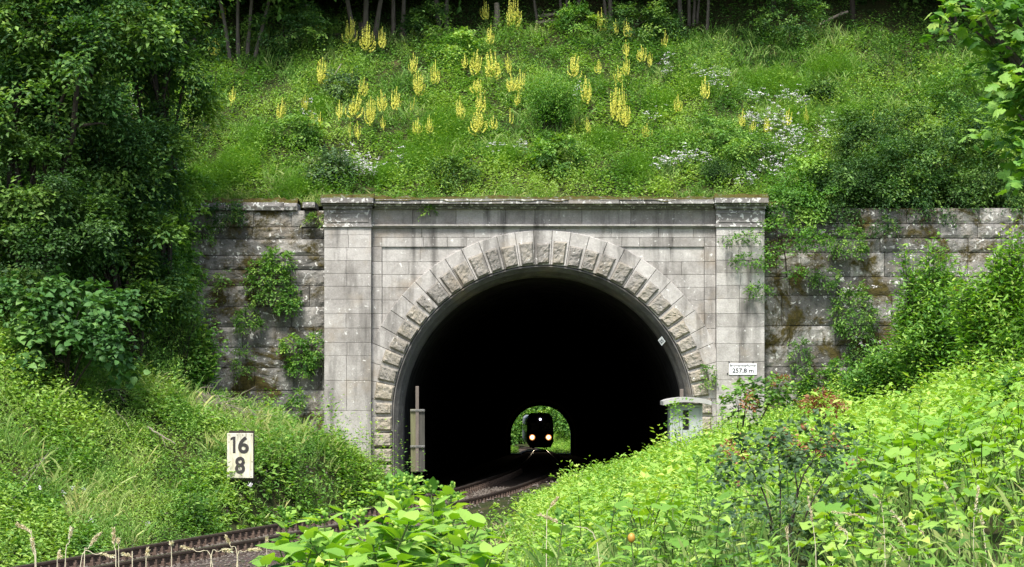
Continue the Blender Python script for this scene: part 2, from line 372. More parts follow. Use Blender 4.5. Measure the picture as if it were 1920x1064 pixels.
CP = []
for d in (34, 42, 50, 58, 67):
    for u, dz in ((-3.4, -.05), (-6, 1.45), (-9, 3.6), (-13, 6.2), (-20, 9.0)):
        CP.append((TX(d) + u * math.sqrt(1 + TS(d) ** 2), d + 0, TZ(d) + dz))
CP += [(-3.3, 66.5, .55), (-5, 66.5, 1.25), (-6.5, 66.5, 1.9), (-4.5, 63, .55), (-6.5, 60, .9), (2.5, 66, .25), (4.7, 66, .85), (7, 66, 1.55), (10, 66, 2.4), (13.5, 66, 3.6), (18, 66, 6.2), (26, 66, 9),
       (-4, 50, -.75), (-2, 50, -.4), (0, 50, -.05), (1, 50, .25), (3, 50, .95), (6, 50, 1.45), (10.7, 50, 2.9), (15, 50, 4.6), (24, 50, 8),
       (-9.5, 38, -1.3), (-5, 38, -.8), (-1, 38, -.15), (1, 38, .4), (4, 38, 1.15), (8, 38, 2.6), (12, 38, 4.2), (20, 38, 7),
       (-12, 25, -1.4), (-6, 25, -.9), (-3, 25, -.15), (-1, 25, .5), (.5, 25, .85), (2.5, 25, 1.3), (5.4, 25, 2.25), (9, 25, 3.7), (18, 25, 6.5),
       (-12, 14, -.7), (-6, 14, .3), (-3, 14, .95), (-1.4, 14, 1.25), (-.7, 14, 1.4), (.5, 14, 1.4), (2, 14, 1.55), (3.2, 14, 1.85), (6, 14, 2.6), (12, 14, 4.2),
       (-10, 4, .1), (-4, 4, 1.), (0, 4, 1.4), (4, 4, 1.9), (10, 4, 3.), (-10, -10, .3), (0, -10, 1.4), (10, -10, 2.4),
       (-34, 30, 3), (-34, 50, 8), (-34, 66, 10), (34, 30, 9), (34, 50, 11), (34, 66, 12)]
CP = np.array(CP, float)
def _phi(r): return np.where(r > 1e-9, r * r * np.log(np.maximum(r, 1e-9)), 0)
_S = 20.
_A = _phi(np.linalg.norm(CP[:, None, :2] - CP[None, :, :2], axis=-1) / _S) + np.eye(len(CP)) * .01
_Pm = np.c_[np.ones(len(CP)), CP[:, :2] / _S]
_sol = np.linalg.solve(np.block([[_A, _Pm], [_Pm.T, np.zeros((3, 3))]]), np.r_[CP[:, 2], np.zeros(3)])
def ground_z(X, d):
    X = np.asarray(X, float); d = np.asarray(d, float); sh = np.broadcast(X, d).shape
    x = np.broadcast_to(X, sh).ravel(); y = np.broadcast_to(d, sh).ravel()
    z = np.empty(len(x))
    for a in range(0, len(x), 20000):
        q = np.stack([x[a:a + 20000], y[a:a + 20000]], 1)
        r = np.linalg.norm(q[:, None] - CP[None, :, :2], axis=-1) / _S
        z[a:a + 20000] = _phi(r) @ _sol[:-3] + _sol[-3] + (q / _S) @ _sol[-2:]
    z = z + .14 * (n2(x * .8, y * .8, 3) - .5) + .25 * (n2(x * .28, y * .28, 4) - .5)
    z = np.clip(z, -2.5, 13)
    u = np.abs(ucross(x, y)); w = smooth(1.9, 2.9, u)
    z = (TZ(y) - .62) * (1 - w) + z * w
    return z.reshape(sh)
def hill_z(X, d):
    X = np.asarray(X, float); d = np.asarray(d, float)
    z = 8.05 + .615 * (d - 69.6) + .35 * (n2(X * .35, d * .35, 8) - .5) + .16 * (n2(X * 1.1, d * 1.1, 9) - .5)
    z = z + .5 * smooth(4, 14, X) * np.clip((d - 70) / 12, 0, 1)
    top = np.interp(d, [60, 112, 140, 240, 300, 327.5], [99, 34, 36, 36, 14, 1.6])
    return np.minimum(z, top)
def land(X, d):
    return np.where(np.asarray(d) > 69.2, hill_z(X, d), ground_z(X, np.minimum(d, 68.5)))
def on_ground(px, py, hill=False):
    ds = np.arange(69.6, 100, .05) if hill else np.arange(6, 68.2, .05)
    X = wx(px, ds); z = hill_z(X, ds) if hill else ground_z(X, ds)
    hit = np.nonzero(wz(py, ds) <= z)[0]
    i = hit[0] if len(hit) else len(ds) - 1
    return np.array([X[i], ds[i], z[i]])
def at(px, d):
    X = wx(px, d); return np.array([X, d, float(hill_z(X, d) if d > 69.2 else ground_z(X, d))])

def sheet(name, xs, ys, zf, mat, skip=None):
    X, Y = np.meshgrid(xs, ys); Z = zf(X, Y); k = len(xs)
    a = (np.arange(len(ys) - 1)[:, None] * k + np.arange(k - 1)[None])
    Fc = np.stack([a, a + 1, a + k + 1, a + k], -1).reshape(-1, 4)
    if skip is not None:
        c = np.stack([X, Y, Z], -1).reshape(-1, 3)[Fc].mean(1); Fc = Fc[~skip(c)]
    A = Acc(); A.add(np.stack([X, Y, Z], -1).reshape(-1, 3), [Fc], .5)
    o = put(name, A.mesh(name, mat, True)); return tag(o, kind='structure')
sheet('ground', np.r_[np.arange(-60, -20, 2.), np.arange(-20, 20, .4), np.arange(20, 61, 2.)], np.r_[np.arange(-40, 4, 2.), np.arange(4, 68.21, .4)],
      lambda X, Y: ground_z(X, Y), M['soil'])
sheet('hillside', np.r_[np.arange(-80, -20, 3.), np.arange(-20, 21, .5), np.arange(21, 82, 3.)], np.r_[np.arange(69.35, 90, .4), np.arange(90, 328, 4.), 327.4],
      lambda X, Y: hill_z(X, Y), M['soil'])
# ground beyond the tunnel: a cutting that opens out, reaching the horizon
def far_z(X, Y):
    c = np.interp(Y, [327, 345, 370, 400], [3.6, 2.7, .3, -5]); u = np.abs(X - c)
    return -7.0 + .62 * np.clip(u - 4.5, 0, 26) * np.interp(Y, [327, 420, 900], [1, .8, .4]) + 1.2 * (n2(X * .1, Y * .1, 5) - .5) * smooth(4, 9, u)
sheet('far_ground', np.r_[np.linspace(-900, -60, 12), np.arange(-58, 62, 2.), np.linspace(64, 900, 12)], np.r_[np.arange(327.5, 420, 4.), np.linspace(430, 2500, 20)], far_z, M['soil'])
# flanks beside the lower ground so that the land carries on past the picture
sheet('outer_ground', np.linspace(-2500, 2500, 41), np.linspace(-2500, 2500, 41), lambda X, Y: X * 0 - 9.5, M['soil'])

# ------------------------------------------------------------------ track
def bed(ds, us, zs):
    s = TS(ds); c = 1 / np.sqrt(1 + s * s)
    X = TX(ds)[:, None] + us[None] * c[:, None]; Y = ds[:, None] - us[None] * (s * c)[:, None]; Z = TZ(ds)[:, None] + zs[None]
    return np.stack([X, Y, Z], -1)
def strip(acc, G, tint=.5):
    n, k = G.shape[:2]; a = (np.arange(n - 1)[:, None] * k + np.arange(k - 1)[None])
    acc.add(G.reshape(-1, 3), [np.stack([a, a + 1, a + k + 1, a + k], -1).reshape(-1, 4)], tint)
A = Acc()
strip(A, bed(np.arange(12, 67.6, .5), np.array([-2.9, -1.75, 0, 1.75, 2.9]), np.array([-.75, -.24, -.22, -.24, -.75])))
strip(A, bed(np.r_[np.arange(67.5, 100, .5), np.arange(100, 400, 3.)], np.array([-7., -2.4, -1.6, 0, 1.6, 2.4, 7.]), np.array([-.62, -.6, -.24, -.22, -.24, -.6, -.62])))
tag(put('track_bed', A.mesh('track_bed', M['ballast'])), kind='structure')

track = thing('railway_track', 'single curving railway track of rusty rails leading into the tunnel', 'railway track', (TX(60), 60, TZ(60)))
def off(o): o.location = (-track.location[0], -track.location[1], -track.location[2]); return o
prof = np.array([1.15, 1.2]) * np.array([(-.036, 0), (.036, 0), (.04, -.012), (.038, -.045), (.012, -.058), (.010, -.145), (.072, -.16), (.075, -.175), (-.075, -.175), (-.072, -.16), (-.010, -.145), (-.012, -.058), (-.038, -.045), (-.04, -.012)])
for side in (-1, 1):
    ds = np.r_[np.arange(14, 100, .4), np.arange(100, 395, 2.)]
    G = bed(ds, np.r_[side * .755 + prof[:, 0], side * .755 + prof[:1, 0]], np.r_[prof[:, 1], prof[:1, 1]])
    A = Acc(); strip(A, G); me = A.mesh('rail', M['rail']); me.materials.append(M['railhead'])
    idx = np.zeros(len(me.polygons), np.int32); idx.reshape(-1, 14)[:, 0] = 1; me.polygons.foreach_set('material_index', idx)
    off(put('rail', me, track))
A = Acc(); box(A, -1.25, 1.25, -.13, .13, -.42, -.228, .5, .015); sl_me = A.mesh('sleeper', M['sleeper'])
A = Acc()
for dx in (-.13, .13):
    for dy in (-.14, .14):
        box(A, dx - .05, dx + .05, dy - .06, dy + .06, -.215, -.17, .5)
        box(A, dx - .034, dx + .034, dy - .038, dy + .038, -.17, -.11, .6); tube(A, [(dx, dy, -.11), (dx, dy, -.06)], .022, 6, .7)
box(A, -.20, .20, -.21, .21, -.232, -.208, .4)
fast_me = A.mesh('fastening', M['rail'])
s = 34.0
while s < 86:
    th = -math.atan(TS(s))
    o = put('sleeper', sl_me, track, (TX(s) - track.location[0], s - 60, TZ(s) - track.location[2]), th)
    for side in (-.755, .755): put('fastening', fast_me, o, (side, 0, 0))
    s += .62 / math.sqrt(1 + TS(s) ** 2)
# loose ballast stones
A = Acc(); n = 9000
d = R_.uniform(36, 72, n); u = R_.normal(0, 1.7, n); u = np.clip(u, -3.6, 4.6); G = np.zeros((n, 3))
c = 1 / np.sqrt(1 + TS(d) ** 2); G[:, 0] = TX(d) + u * c; G[:, 1] = d - u * TS(d) * c
au = np.abs(u); G[:, 2] = np.maximum(TZ(d) + np.interp(au, [0, 1.75, 2.9], [-.22, -.24, -.75]), np.where(au > 2.0, ground_z(G[:, 0], np.minimum(G[:, 1], 68)), -9)) + .01
oc = np.array([(1, 0, 0), (0, 1, 0), (-1, 0, 0), (0, -1, 0), (0, 0, 1), (0, 0, -1)], float)
of = np.array([(0, 1, 4), (1, 2, 4), (2, 3, 4), (3, 0, 4), (1, 0, 5), (2, 1, 5), (3, 2, 5), (0, 3, 5)])
V = G[:, None] + oc[None] * R_.uniform(.018, .05, (n, 1, 1)) * R_.uniform(.6, 1.3, (n, 6, 1))
A.add(V.reshape(-1, 3), [(of[None] + (np.arange(n) * 6)[:, None, None]).reshape(-1, 3)], R_.uniform(0, 1, n))
tag(put('gravel', A.mesh('gravel', M['stonechip'])), 'loose brown grey ballast stones along the track', kind='stuff')

# ------------------------------------------------------------------ tunnel portal
D0 = 68.0; K = D0 / F
def X_(px): return wx(px, D0)
def Z_(py): return wz(py, D0)
CX, CY = 1018.0, 780.0
PORT = thing('tunnel_portal', 'grey classical stone tunnel portal with rusticated arch between two pilasters', 'tunnel portal', (X_(CX), D0, -.6))
def P_(name, acc, mat, parent=None, sm=False):
    o = put(name, acc.mesh(name, mat, sm), parent or PORT)
    if parent is None: o.location = tuple(-Vector(PORT.location))
    return o
def arc_pt(r, a): return (X_(CX + r * math.cos(a)), Z_(CY - r * math.sin(a)))
# core wall with the arch left open
A = Acc(); aa = np.linspace(math.pi, 0, 49)
inner = [(X_(CX - 283), Z_(960))] + [arc_pt(283, a) for a in aa] + [(X_(CX + 283), Z_(960))]
def outp(p):
    cx, cz = X_(CX), Z_(CY); dx, dz = p[0] - cx, p[1] - cz
    x0, x1, zt = X_(612), X_(1430), Z_(376)
    if dz <= 0: return (x0 if dx < 0 else x1, p[1])
    t = min((zt - cz) / max(dz, 1e-6), ((x1 - cx) if dx > 0 else (x0 - cx)) / dx if abs(dx) > 1e-6 else 1e9)
    return (cx + dx * t, cz + dz * t)
outer = [outp(p) for p in inner]
n = len(inner); V = [(p[0], 68.16, p[1]) for p in inner] + [(p[0], 68.16, p[1]) for p in outer] + [(p[0], 69.1, p[1]) for p in inner] + [(p[0], 69.1, p[1]) for p in outer]
Fq = []
for i in range(n - 1): Fq += [(i, i + 1, n + i + 1, n + i), (2 * n + i + 1, 2 * n + i, 3 * n + i, 3 * n + i + 1), (n + i, n + i + 1, 3 * n + i + 1, 3 * n + i)]
A.add(V, [np.array(Fq)], .4)
xl, xr, zt = X_(609.5), X_(1431.5), Z_(375)
P_('core_wall', A, M['mortar'])
def course(acc, x0, x1, y0, y1, yf, cuts, gap=.5, tl=.25, th=.8, yb=68.17, ch=.008):
    e = [x0] + sorted(cuts) + [x1]
    for a, b in zip(e[:-1], e[1:]):
        prism(acc, rect(X_(a + gap / 2), X_(b - gap / 2), Z_(y1 - gap / 2), Z_(y0 + gap / 2)), yf, yb, ch, R_.uniform(tl, th))
# recessed spandrel field, cut along the arch
rows = [463, 491, 515, 539, 563, 589, 617, 646, 690]
for sgn in (-1, 1):
    A = Acc()
    for y0, y1 in zip(rows[:-1], rows[1:]):
        def ex(y):
            dy = CY - y; r = 338
            return CX + sgn * (math.sqrt(r * r - dy * dy) if dy < r else 0)
        lim = 716 if sgn < 0 else 1321
        xa, xb = ex(y0), ex(y1)
        if sgn < 0 and xb < lim + 3 or sgn > 0 and xb > lim - 3: continue
        L = abs(xb - lim); nb = max(1, int(round(L / 52)))
        xs = [lim + (xb - lim) * (i + (R_.uniform(-.2, .2) if 0 < i < nb else 0)) / nb for i in range(nb + 1)]
        for i in range(nb):
            p, q = xs[i], xs[i + 1]; g = .25 * (1 if q > p else -1)
            pt, qt = p + g, (xa if i == nb - 1 else q - g); pb, qb = p + g, (xb if i == nb - 1 else q - g)
            quad = [(X_(pb), Z_(y1 - .25)), (X_(qb), Z_(y1 - .25)), (X_(qt), Z_(y0 + .25)), (X_(pt), Z_(y0 + .25))]
            if sgn > 0: quad = [quad[1], quad[0], quad[3], quad[2]]
            prism(A, quad, 68.10, 68.17, .008, R_.uniform(.35, .85))
    P_('spandrel_wall', A, M['facade'])
# raised frame round the spandrels
A = Acc()
course(A, 697, 1342, 427, 445.5, 68.045, [790, 889, 975, 1060, 1146, 1235, 1300])
course(A, 697, 716, 445.5, 463, 68.045, []); course(A, 716, 874, 445.5, 463, 68.045, [794, 839]); course(A, 1166, 1321, 445.5, 463, 68.045, [1199, 1262]); course(A, 1321, 1342, 445.5, 463, 68.045, [])
course(A, 874, 1166, 445.5, 463, 68.045, [960, 1080])
for x0, x1 in ((697, 716), (1321, 1342)):
    yy = [463, 491, 515, 539, 563, 589, 617, 646, 690, 735, 780, 830, 880, 930]
    for y0, y1 in zip(yy[:-1], yy[1:]): course(A, x0, x1, y0, y1, 68.045, [])
P_('frame_band', A, M['facade'])
# frieze and string course
A = Acc(); course(A, 697, 1342, 391, 421, 68.02, [774, 855, 948, 1003, 1091, 1183, 1264], .6, .1, .7); P_('frieze', A, M['facade'])
A = Acc()
course(A, 697, 1342, 421, 424.5, 67.90, [860, 1020, 1190], .2, .6, .9, 68.1, .012); course(A, 697, 1342, 424.6, 427.2, 67.96, [860, 1020, 1190], .2, .4, .7, 68.1, .012)
P_('string_course', A, M['facade'])
# smooth archivolt band
A = Acc(); na = 33; e = np.linspace(math.radians(186), math.radians(-6), na + 1)
for i in range(na):
    a0, a1 = e[i] - .0012, e[i + 1] + .0012
    prism(A, [arc_pt(283.6, a0), arc_pt(283.6, a1), arc_pt(348, a1), arc_pt(348, a0)][::-1], 67.985, 68.15, .012, R_.uniform(.5, .95))
P_('archivolt', A, M['facade'])
# rock-faced voussoirs, each stone a part
nv = 31; e = np.linspace(math.pi, 0, nv + 1); e[1:-1] += R_.uniform(-.013, .013, nv - 1)
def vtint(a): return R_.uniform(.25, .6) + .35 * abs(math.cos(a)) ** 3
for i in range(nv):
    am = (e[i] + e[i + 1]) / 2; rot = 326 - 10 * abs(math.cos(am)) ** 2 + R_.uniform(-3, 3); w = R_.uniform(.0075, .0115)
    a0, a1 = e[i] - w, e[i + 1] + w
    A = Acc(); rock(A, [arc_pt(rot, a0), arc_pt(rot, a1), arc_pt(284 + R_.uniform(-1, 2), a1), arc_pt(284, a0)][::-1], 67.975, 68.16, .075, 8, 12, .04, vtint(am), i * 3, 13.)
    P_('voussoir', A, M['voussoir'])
yy = [780, 810, 840, 870, 900, 930]
for sg in (-1, 1):
    for y0, y1 in zip(yy[:-1], yy[1:]):
        xs = sorted((CX + sg * 283, CX + sg * (316 + R_.uniform(-2, 2))))
        A = Acc(); rock(A, rect(X_(xs[0]), X_(xs[1]), Z_(y1 - 2), Z_(y0 + 2)), 67.975, 68.16, .085, 10, 8, .04, R_.uniform(.65, 1.), int(y0 + sg), 13.); P_('voussoir', A, M['voussoir'])
# pilasters
def pilaster(x0, x1, mid, rows):
    A = Acc()
    for i, (y0, y1) in enumerate(zip(rows[:-1], rows[1:])):
        course(A, x0, x1, y0, y1, 67.76, [] if R_.random() < .35 else [mid + R_.uniform(-3, 3)], .45, .35, .85, 68.3)
    sh = P_('pilaster', A, M['facade'])
    A = Acc(); course(A, x0 - .5, x1 + .5, 393, 424, 67.76, [], .1, .3, .6, 68.3)
    for r in ((x0 + 5, x1 - 5, 399, 401), (x0 + 5, x1 - 5, 416, 418), (x0 + 5, x0 + 7, 401, 416), (x1 - 7, x1 - 5, 401, 416)):
        prism(A, rect(X_(r[0]), X_(r[1]), Z_(r[3]), Z_(r[2])), 67.735, 67.77, .004, .45)
    prism(A, rect(X_(x0 - 2), X_(x1 + 2), Z_(427), Z_(423.4)), 67.70, 68.3, .012, .6)
    P_('pilaster_frieze', A, M['cornice'])
    A = Acc()
    for y0, y1, yf, ov in ((387, 393, 67.66, 2), (383, 387.2, 67.56, 4), (374, 383.2, 67.44, 5)):
        prism(A, rect(X_(x0 - ov), X_(x1 + ov), Z_(y1), Z_(y0)), yf, 69.2, .015, R_.uniform(.3, .6))
    c = P_('pilaster_cap', A, M['cornice'])
    A = Acc(); xs = np.linspace(X_(x0 - 7), X_(x1 + 8), 40); ys = np.linspace(67.46, 69.5, 14); XX, YY = np.meshgrid(xs, ys)
    ZZ = Z_(374) + .04 + .10 * n2(XX * 4, YY * 4, 31) + .04 * n2(XX * 14, YY * 14, 32); ZZ[0] = Z_(374) - .02; ZZ[:, 0] = Z_(374) - .02; ZZ[:, -1] = Z_(374) - .02
    k = 40; a = (np.arange(13)[:, None] * k + np.arange(39)[None]); A.add(np.stack([XX, YY, ZZ], -1).reshape(-1, 3), [np.stack([a, a + 1, a + k + 1, a + k], -1).reshape(-1, 4)], .5)
    m = put('moss_cover', A.mesh('moss_cover', M['moss'], True), c)
pilaster(609, 697, 652, [427, 442, 466, 490, 514, 538, 562, 589, 616, 643, 668, 714, 770, 830, 900, 950])
pilaster(1342, 1432, 1386, [427, 443, 464, 489, 513, 536, 561, 589, 614, 645, 679, 713, 738, 780, 830, 900, 950])
# main cornice between the pilaster caps
A = Acc(); cuts = [702, 790, 880, 975, 1065, 1160, 1250, 1337]
for y0, y1, yf, yb in ((388, 392, 67.86, 69.2), (384, 388.1, 67.72, 69.2), (376, 384.1, 67.55, 69.2)):
    for a, b in zip(cuts[:-1], cuts[1:]):
        prism(A, rect(X_(a + .2), X_(b - .2), Z_(y1), Z_(y0 + R_.uniform(-.5, .5))), yf + R_.uniform(0, .02), yb, .015, R_.uniform(.3, .7))
cor = P_('cornice', A, M['cornice'])
A = Acc(); xs = np.linspace(X_(699), X_(1340), 220); ys = np.linspace(67.57, 69.6, 16); XX, YY = np.meshgrid(xs, ys)
ZZ = Z_(376) + .0 + .12 * n2(XX * 3, YY * 4, 33) * smooth(67.5, 67.9, YY) + .05 * n2(XX * 14, YY * 14, 34); ZZ[0] = Z_(376) - .02 - .10 * np.clip(n2(XX[0] * 2.3, XX[0] * 0, 35) - .45, 0, 1); YY[0] -= .03
k = 220; a = (np.arange(15)[:, None] * k + np.arange(k - 1)[None]); A.add(np.stack([XX, YY, ZZ], -1).reshape(-1, 3), [np.stack([a, a + 1, a + k + 1, a + k], -1).reshape(-1, 4)], .5)
put('moss_cover', A.mesh('moss_cover', M['moss'], True), cor)
# splayed lining ring and the barrel
SL = (-.0246); SX = (3.93 - X_(CX)) / 258.
def ring_pts(r, d, off_z=0):
    dz = SL * (d - 68); dx = SX * (d - 68)
    p = [(X_(CX - r) + dx, Z_(965) + dz)] + [(lambda q: (q[0] + dx, q[1] + dz))(arc_pt(r, a)) for a in np.linspace(math.pi, 0, 49)] + [(X_(CX + r) + dx, Z_(965) + dz)]
    return np.array([(x, d, z) for x, z in p])
A = Acc()
prs = [ring_pts(285, 68.14), ring_pts(281.5, 68.02), ring_pts(279.5, 68.02), ring_pts(279, 68.1), ring_pts(277.5, 68.1), ring_pts(272, 68.22), ring_pts(264.5, 68.55), ring_pts(263, 68.8)]
strip(A, np.array(prs)[:, ::-1], .5); P_('lining_ring', A, M['soot'], None, False)
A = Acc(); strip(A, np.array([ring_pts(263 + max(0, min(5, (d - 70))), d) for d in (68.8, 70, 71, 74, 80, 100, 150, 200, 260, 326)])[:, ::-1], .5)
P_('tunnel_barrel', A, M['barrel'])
A = Acc(); ip = ring_pts(268, 326); op = ip.copy(); cx, cz = ip[:, 0].mean(), Z_(CY) + SL * 258
op[:, 0] = np.clip(cx + (ip[:, 0] - cx) * 4, cx - 14, cx + 14); op[:, 2] = np.where(ip[:, 2] > cz, np.minimum(cz + (ip[:, 2] - cz) * 2.2, cz + 6.2), ip[:, 2]); op[0, 0] = cx - 14; op[-1, 0] = cx + 14
strip(A, np.array([ip, op])); b2 = np.array([op, ip]).copy(); b2[..., 1] = 327.3; strip(A, b2); strip(A, np.array([ip + [0, 1.3, 0], ip]))
P_('far_headwall', A, M['facade'])

# ------------------------------------------------------------------ retaining walls either side
def wing(px0, px1, rows, label, seed, ptop, cend=9999):
    base = thing('retaining_wall', label, 'wall', (X_((px0 + px1) / 2), 68.5, 0)); o3 = tuple(-Vector(base.location)); rg = np.random.default_rng(seed)
    A = Acc()
    for y0, y1 in zip(rows[:-1], rows[1:]):
        x = px0 - rg.uniform(0, 60)
        while x < px1:
            w = rg.uniform(52, 108); a, b = max(x, px0), min(x + w, px1)
            if b - a > 6:
                rock(A, rect(X_(a + .5), X_(b - .5), Z_(y1 - .6), Z_(y0 + .6)), 68.42 + rg.uniform(-.03, .03), 68.62, .03, 9, 5, .055, rg.uniform(.0, .95), int(seed * 7 + x), 5.)
            x += w
    put('masonry', A.mesh('masonry', M['wing']), base, o3)
    A = Acc(); box(A, X_(px0), X_(px1), 68.52, 69.3, Z_(rows[-1]), Z_(rows[0] + 1), .4); put('backing', A.mesh('backing', M['mortar']), base, o3)
    A = Acc(); x = px0; px1 = min(px1, cend)
    while x < px1 - 4:
        w = min(rg.uniform(75, 130), px1 - x)
        rock(A, rect(X_(x + .4), X_(x + w - .4), Z_(rows[0]), Z_(ptop + rg.uniform(-.8, .8))), 68.28 + rg.uniform(-.03, .03), 69.3, .03, 8, 2, .05, rg.uniform(.1, .6), int(x), 5.)
        x += w
    if cend < 600: rock(A, rect(X_(567), X_(590), Z_(389), Z_(379)), 68.05, 69.3, .02, 6, 2, .03, .3, 99)
    cp = put('coping', A.mesh('coping', M['cornice']), base, o3)
    A = Acc(); n_ = int(abs(px1 - px0) / 3); xs = np.linspace(X_(px0), X_(px1), n_); ys = np.linspace(68.3, 69.8, 10); XX, YY = np.meshgrid(xs, ys)
    ZZ = Z_(ptop) + .02 + .14 * n2(XX * 3, YY * 4, seed) + .05 * n2(XX * 13, YY * 13, seed + 1); ZZ[0] = Z_(ptop) - .03
    a = (np.arange(9)[:, None] * n_ + np.arange(n_ - 1)[None]); A.add(np.stack([XX, YY, ZZ], -1).reshape(-1, 3), [np.stack([a, a + 1, a + n_ + 1, a + n_], -1).reshape(-1, 4)], .5)
    put('moss_cover', A.mesh('moss_cover', M['moss'], True), cp)
wing(-180, 609, [393, 424, 447, 478, 504, 535, 574, 613, 651, 690, 732, 770, 810, 860], 'mossy weathered retaining wall on the left of the tunnel portal', 41, 379, 556)
wing(1432, 2150, [388, 418, 445, 472, 518, 553, 610, 647, 688, 737, 775, 820, 870], 'dark mossy retaining wall on the right of the tunnel portal', 43, 384, 1480)
# ------------------------------------------------------------------ lettering
def text_mesh(txt, size, mat, weight=0.0, depth=.004, space=1.0):
    cu = bpy.data.curves.new('lettering', 'FONT'); cu.body = txt; cu.size = size; cu.align_x = 'CENTER'; cu.align_y = 'CENTER'
    cu.offset = weight; cu.extrude = depth; cu.resolution_u = 4; cu.space_character = space
    o = bpy.data.objects.new('lettering', cu); COL.objects.link(o)
    dg = bpy.context.evaluated_depsgraph_get(); dg.update()
    me = bpy.data.meshes.new_from_object(o.evaluated_get(dg)); bpy.data.objects.remove(o); bpy.data.curves.remove(cu)
    me.name = 'lettering'; me.materials.clear(); me.materials.append(mat); return me
def fit_text(me, w, h):
    """scale a text mesh to a width and height, stand it upright facing the viewer"""
    n = len(me.vertices); c = np.zeros(n * 3, np.float32); me.vertices.foreach_get('co', c); c = c.reshape(-1, 3)
    mn, mx = c.min(0), c.max(0); c -= (mn + mx) / 2; c[:, 0] *= w / (mx[0] - mn[0]); c[:, 1] *= h / (mx[1] - mn[1])
    me.vertices.foreach_set('co', np.stack([c[:, 0], -c[:, 2], c[:, 1]], 1).astype(np.float32).ravel()); me.update(); return me

# kilometre board 16 / 8
d = 59.0; k = d / F
t = thing('distance_board', 'weathered white board reading 16 over 8 beside the track', 'sign', (wx(450.5, d), d, wz(920, d)))
def rel(t): return tuple(-Vector(t.location))
A = Acc(); prism(A, rect(wx(426, d), wx(475, d), wz(897, d), wz(812.5, d)), d - .03, d + .02, .008, .5); put('board', A.mesh('board', M['board']), t, rel(t))
A = Acc(); box(A, wx(429, d), wx(476.5, d), d + .025, d + .09, wz(902, d), wz(808.5, d)); box(A, wx(448, d), wx(456, d), d + .03, d + .08, wz(809, d), wz(806.6, d)); put('back_frame', A.mesh('back_frame', M['darkbark']), t, rel(t))
A = Acc()
prism(A, rect(wx(437, d), wx(441.8, d), wz(850, d), wz(819, d)), d - .036, d - .028, .002); prism(A, [(wx(432.5, d), wz(826, d)), (wx(437, d), wz(824, d)), (wx(437, d), wz(819, d)), (wx(432.5, d), wz(821.5, d))], d - .036, d - .028, .002)
put('numeral', A.mesh('numeral', M['greyink']), t, rel(t))
for px, py, w, h, s in ((456.8, 834.5, 20.5, 32, '6'), (450.3, 872.5, 19, 32, '8')):
    me = fit_text(text_mesh(s, .5, M['greyink'], .012), w * k, h * k); o = put('numeral', me, t, (wx(px, d) - t.location[0], -.036, wz(py, d) - t.location[2]))
for px, py in ((429.5, 816), (445, 816), (455.5, 816), (471.5, 816), (449, 864), (473, 866), (429, 894), (471, 894), (429.5, 829)):
    A = Acc(); tube(A, [(wx(px, d), d - .029, wz(py, d)), (wx(px, d), d - .036, wz(py, d))], .012, 6); put('bolt', A.mesh('bolt', M['greyink']), t, rel(t))

# tunnel name plate on the right pilaster
d = 67.745; k = d / F
t = thing('name_plate', 'small white enamel plate reading Brunnenkopftunnel 257,8 m on the right pilaster', 'sign', (wx(1393, d), d, wz(692.5, d)))
A = Acc(); prism(A, rect(-26 * k, 26 * k, -10.5 * k, 10.5 * k), -.012, .012, .003, .5); put('plate', A.mesh('plate', M['white']), t)
put('lettering', fit_text(text_mesh('Brunnenkopftunnel', .2, M['ink'], .001), 48.5 * k, 5.4 * k), t, (0, -.015, 6.4 * k))
put('lettering', fit_text(text_mesh('257,8 m', .3, M['ink'], .006), 40 * k, 9.6 * k), t, (0, -.015, -3.2 * k))
for px, py in ((1367, 679), (1412, 679), (1364, 701)):
    A = Acc(); tube(A, [(wx(px, d) - t.location[0], .02, wz(py, d) - t.location[2]), (wx(px, d) - t.location[0], -.01, wz(py, d) - t.location[2])], .022, 6); put('bolt', A.mesh('bolt', M['ink']), t)

# diamond plate inside the arch
d = 68.17; k = d / F
t = thing('number_plate', 'small tilted square white plate numbered 32 on the sooty tunnel lining', 'sign', (wx(1240.5, d), d, wz(640, d)))
A = Acc(); q = np.array([(-7, 1.5), (.4, 9.2), (7.4, -.6), (.2, -9)]) * k; prism(A, q[::-1], -.01, .012, .003, .5); put('plate', A.mesh('plate', M['paint']), t)
o = put('lettering', fit_text(text_mesh('32', .2, M['ink'], .004), 7 * k, 6.4 * k), t, (0, -.014, 0)); o.rotation_euler = (0, math.radians(48), 0)
A = Acc(); tube(A, [(0, .01, 0), (.12, .25, -.03), (.5, .55, 0)], .015, 6); put('bracket', A.mesh('bracket', M['steel']), t)

# timber post with boards left of the track
d = 67.2; k = d / F
t = thing('board_post', 'tall timber post clamped between two weathered boards at the left tunnel jamb', 'post', (wx(783, d), d, wz(880, d)))
A = Acc(); box(A, wx(779.3, d), wx(785.3, d), d - .05, d + .05, wz(885, d), wz(724.5, d), .5, .01); put('post', A.mesh('post', M['post']), t, rel(t))
A = Acc(); prism(A, [(wx(770.5, d), wz(885, d)), (wx(779.2, d), wz(885, d)), (wx(779.4, d), wz(767.5, d)), (wx(769.5, d), wz(767.5, d))], d - .02, d + .03, .005, .5); put('board', A.mesh('board', M['greyboard']), t, rel(t))
A = Acc(); prism(A, [(wx(785.5, d), wz(885, d)), (wx(796.5, d), wz(885, d)), (wx(796.2, d), wz(767.5, d)), (wx(785.4, d), wz(767.5, d))], d - .01, d + .04, .005, .5); put('board', A.mesh('board', M['greyboard2']), t, rel(t))
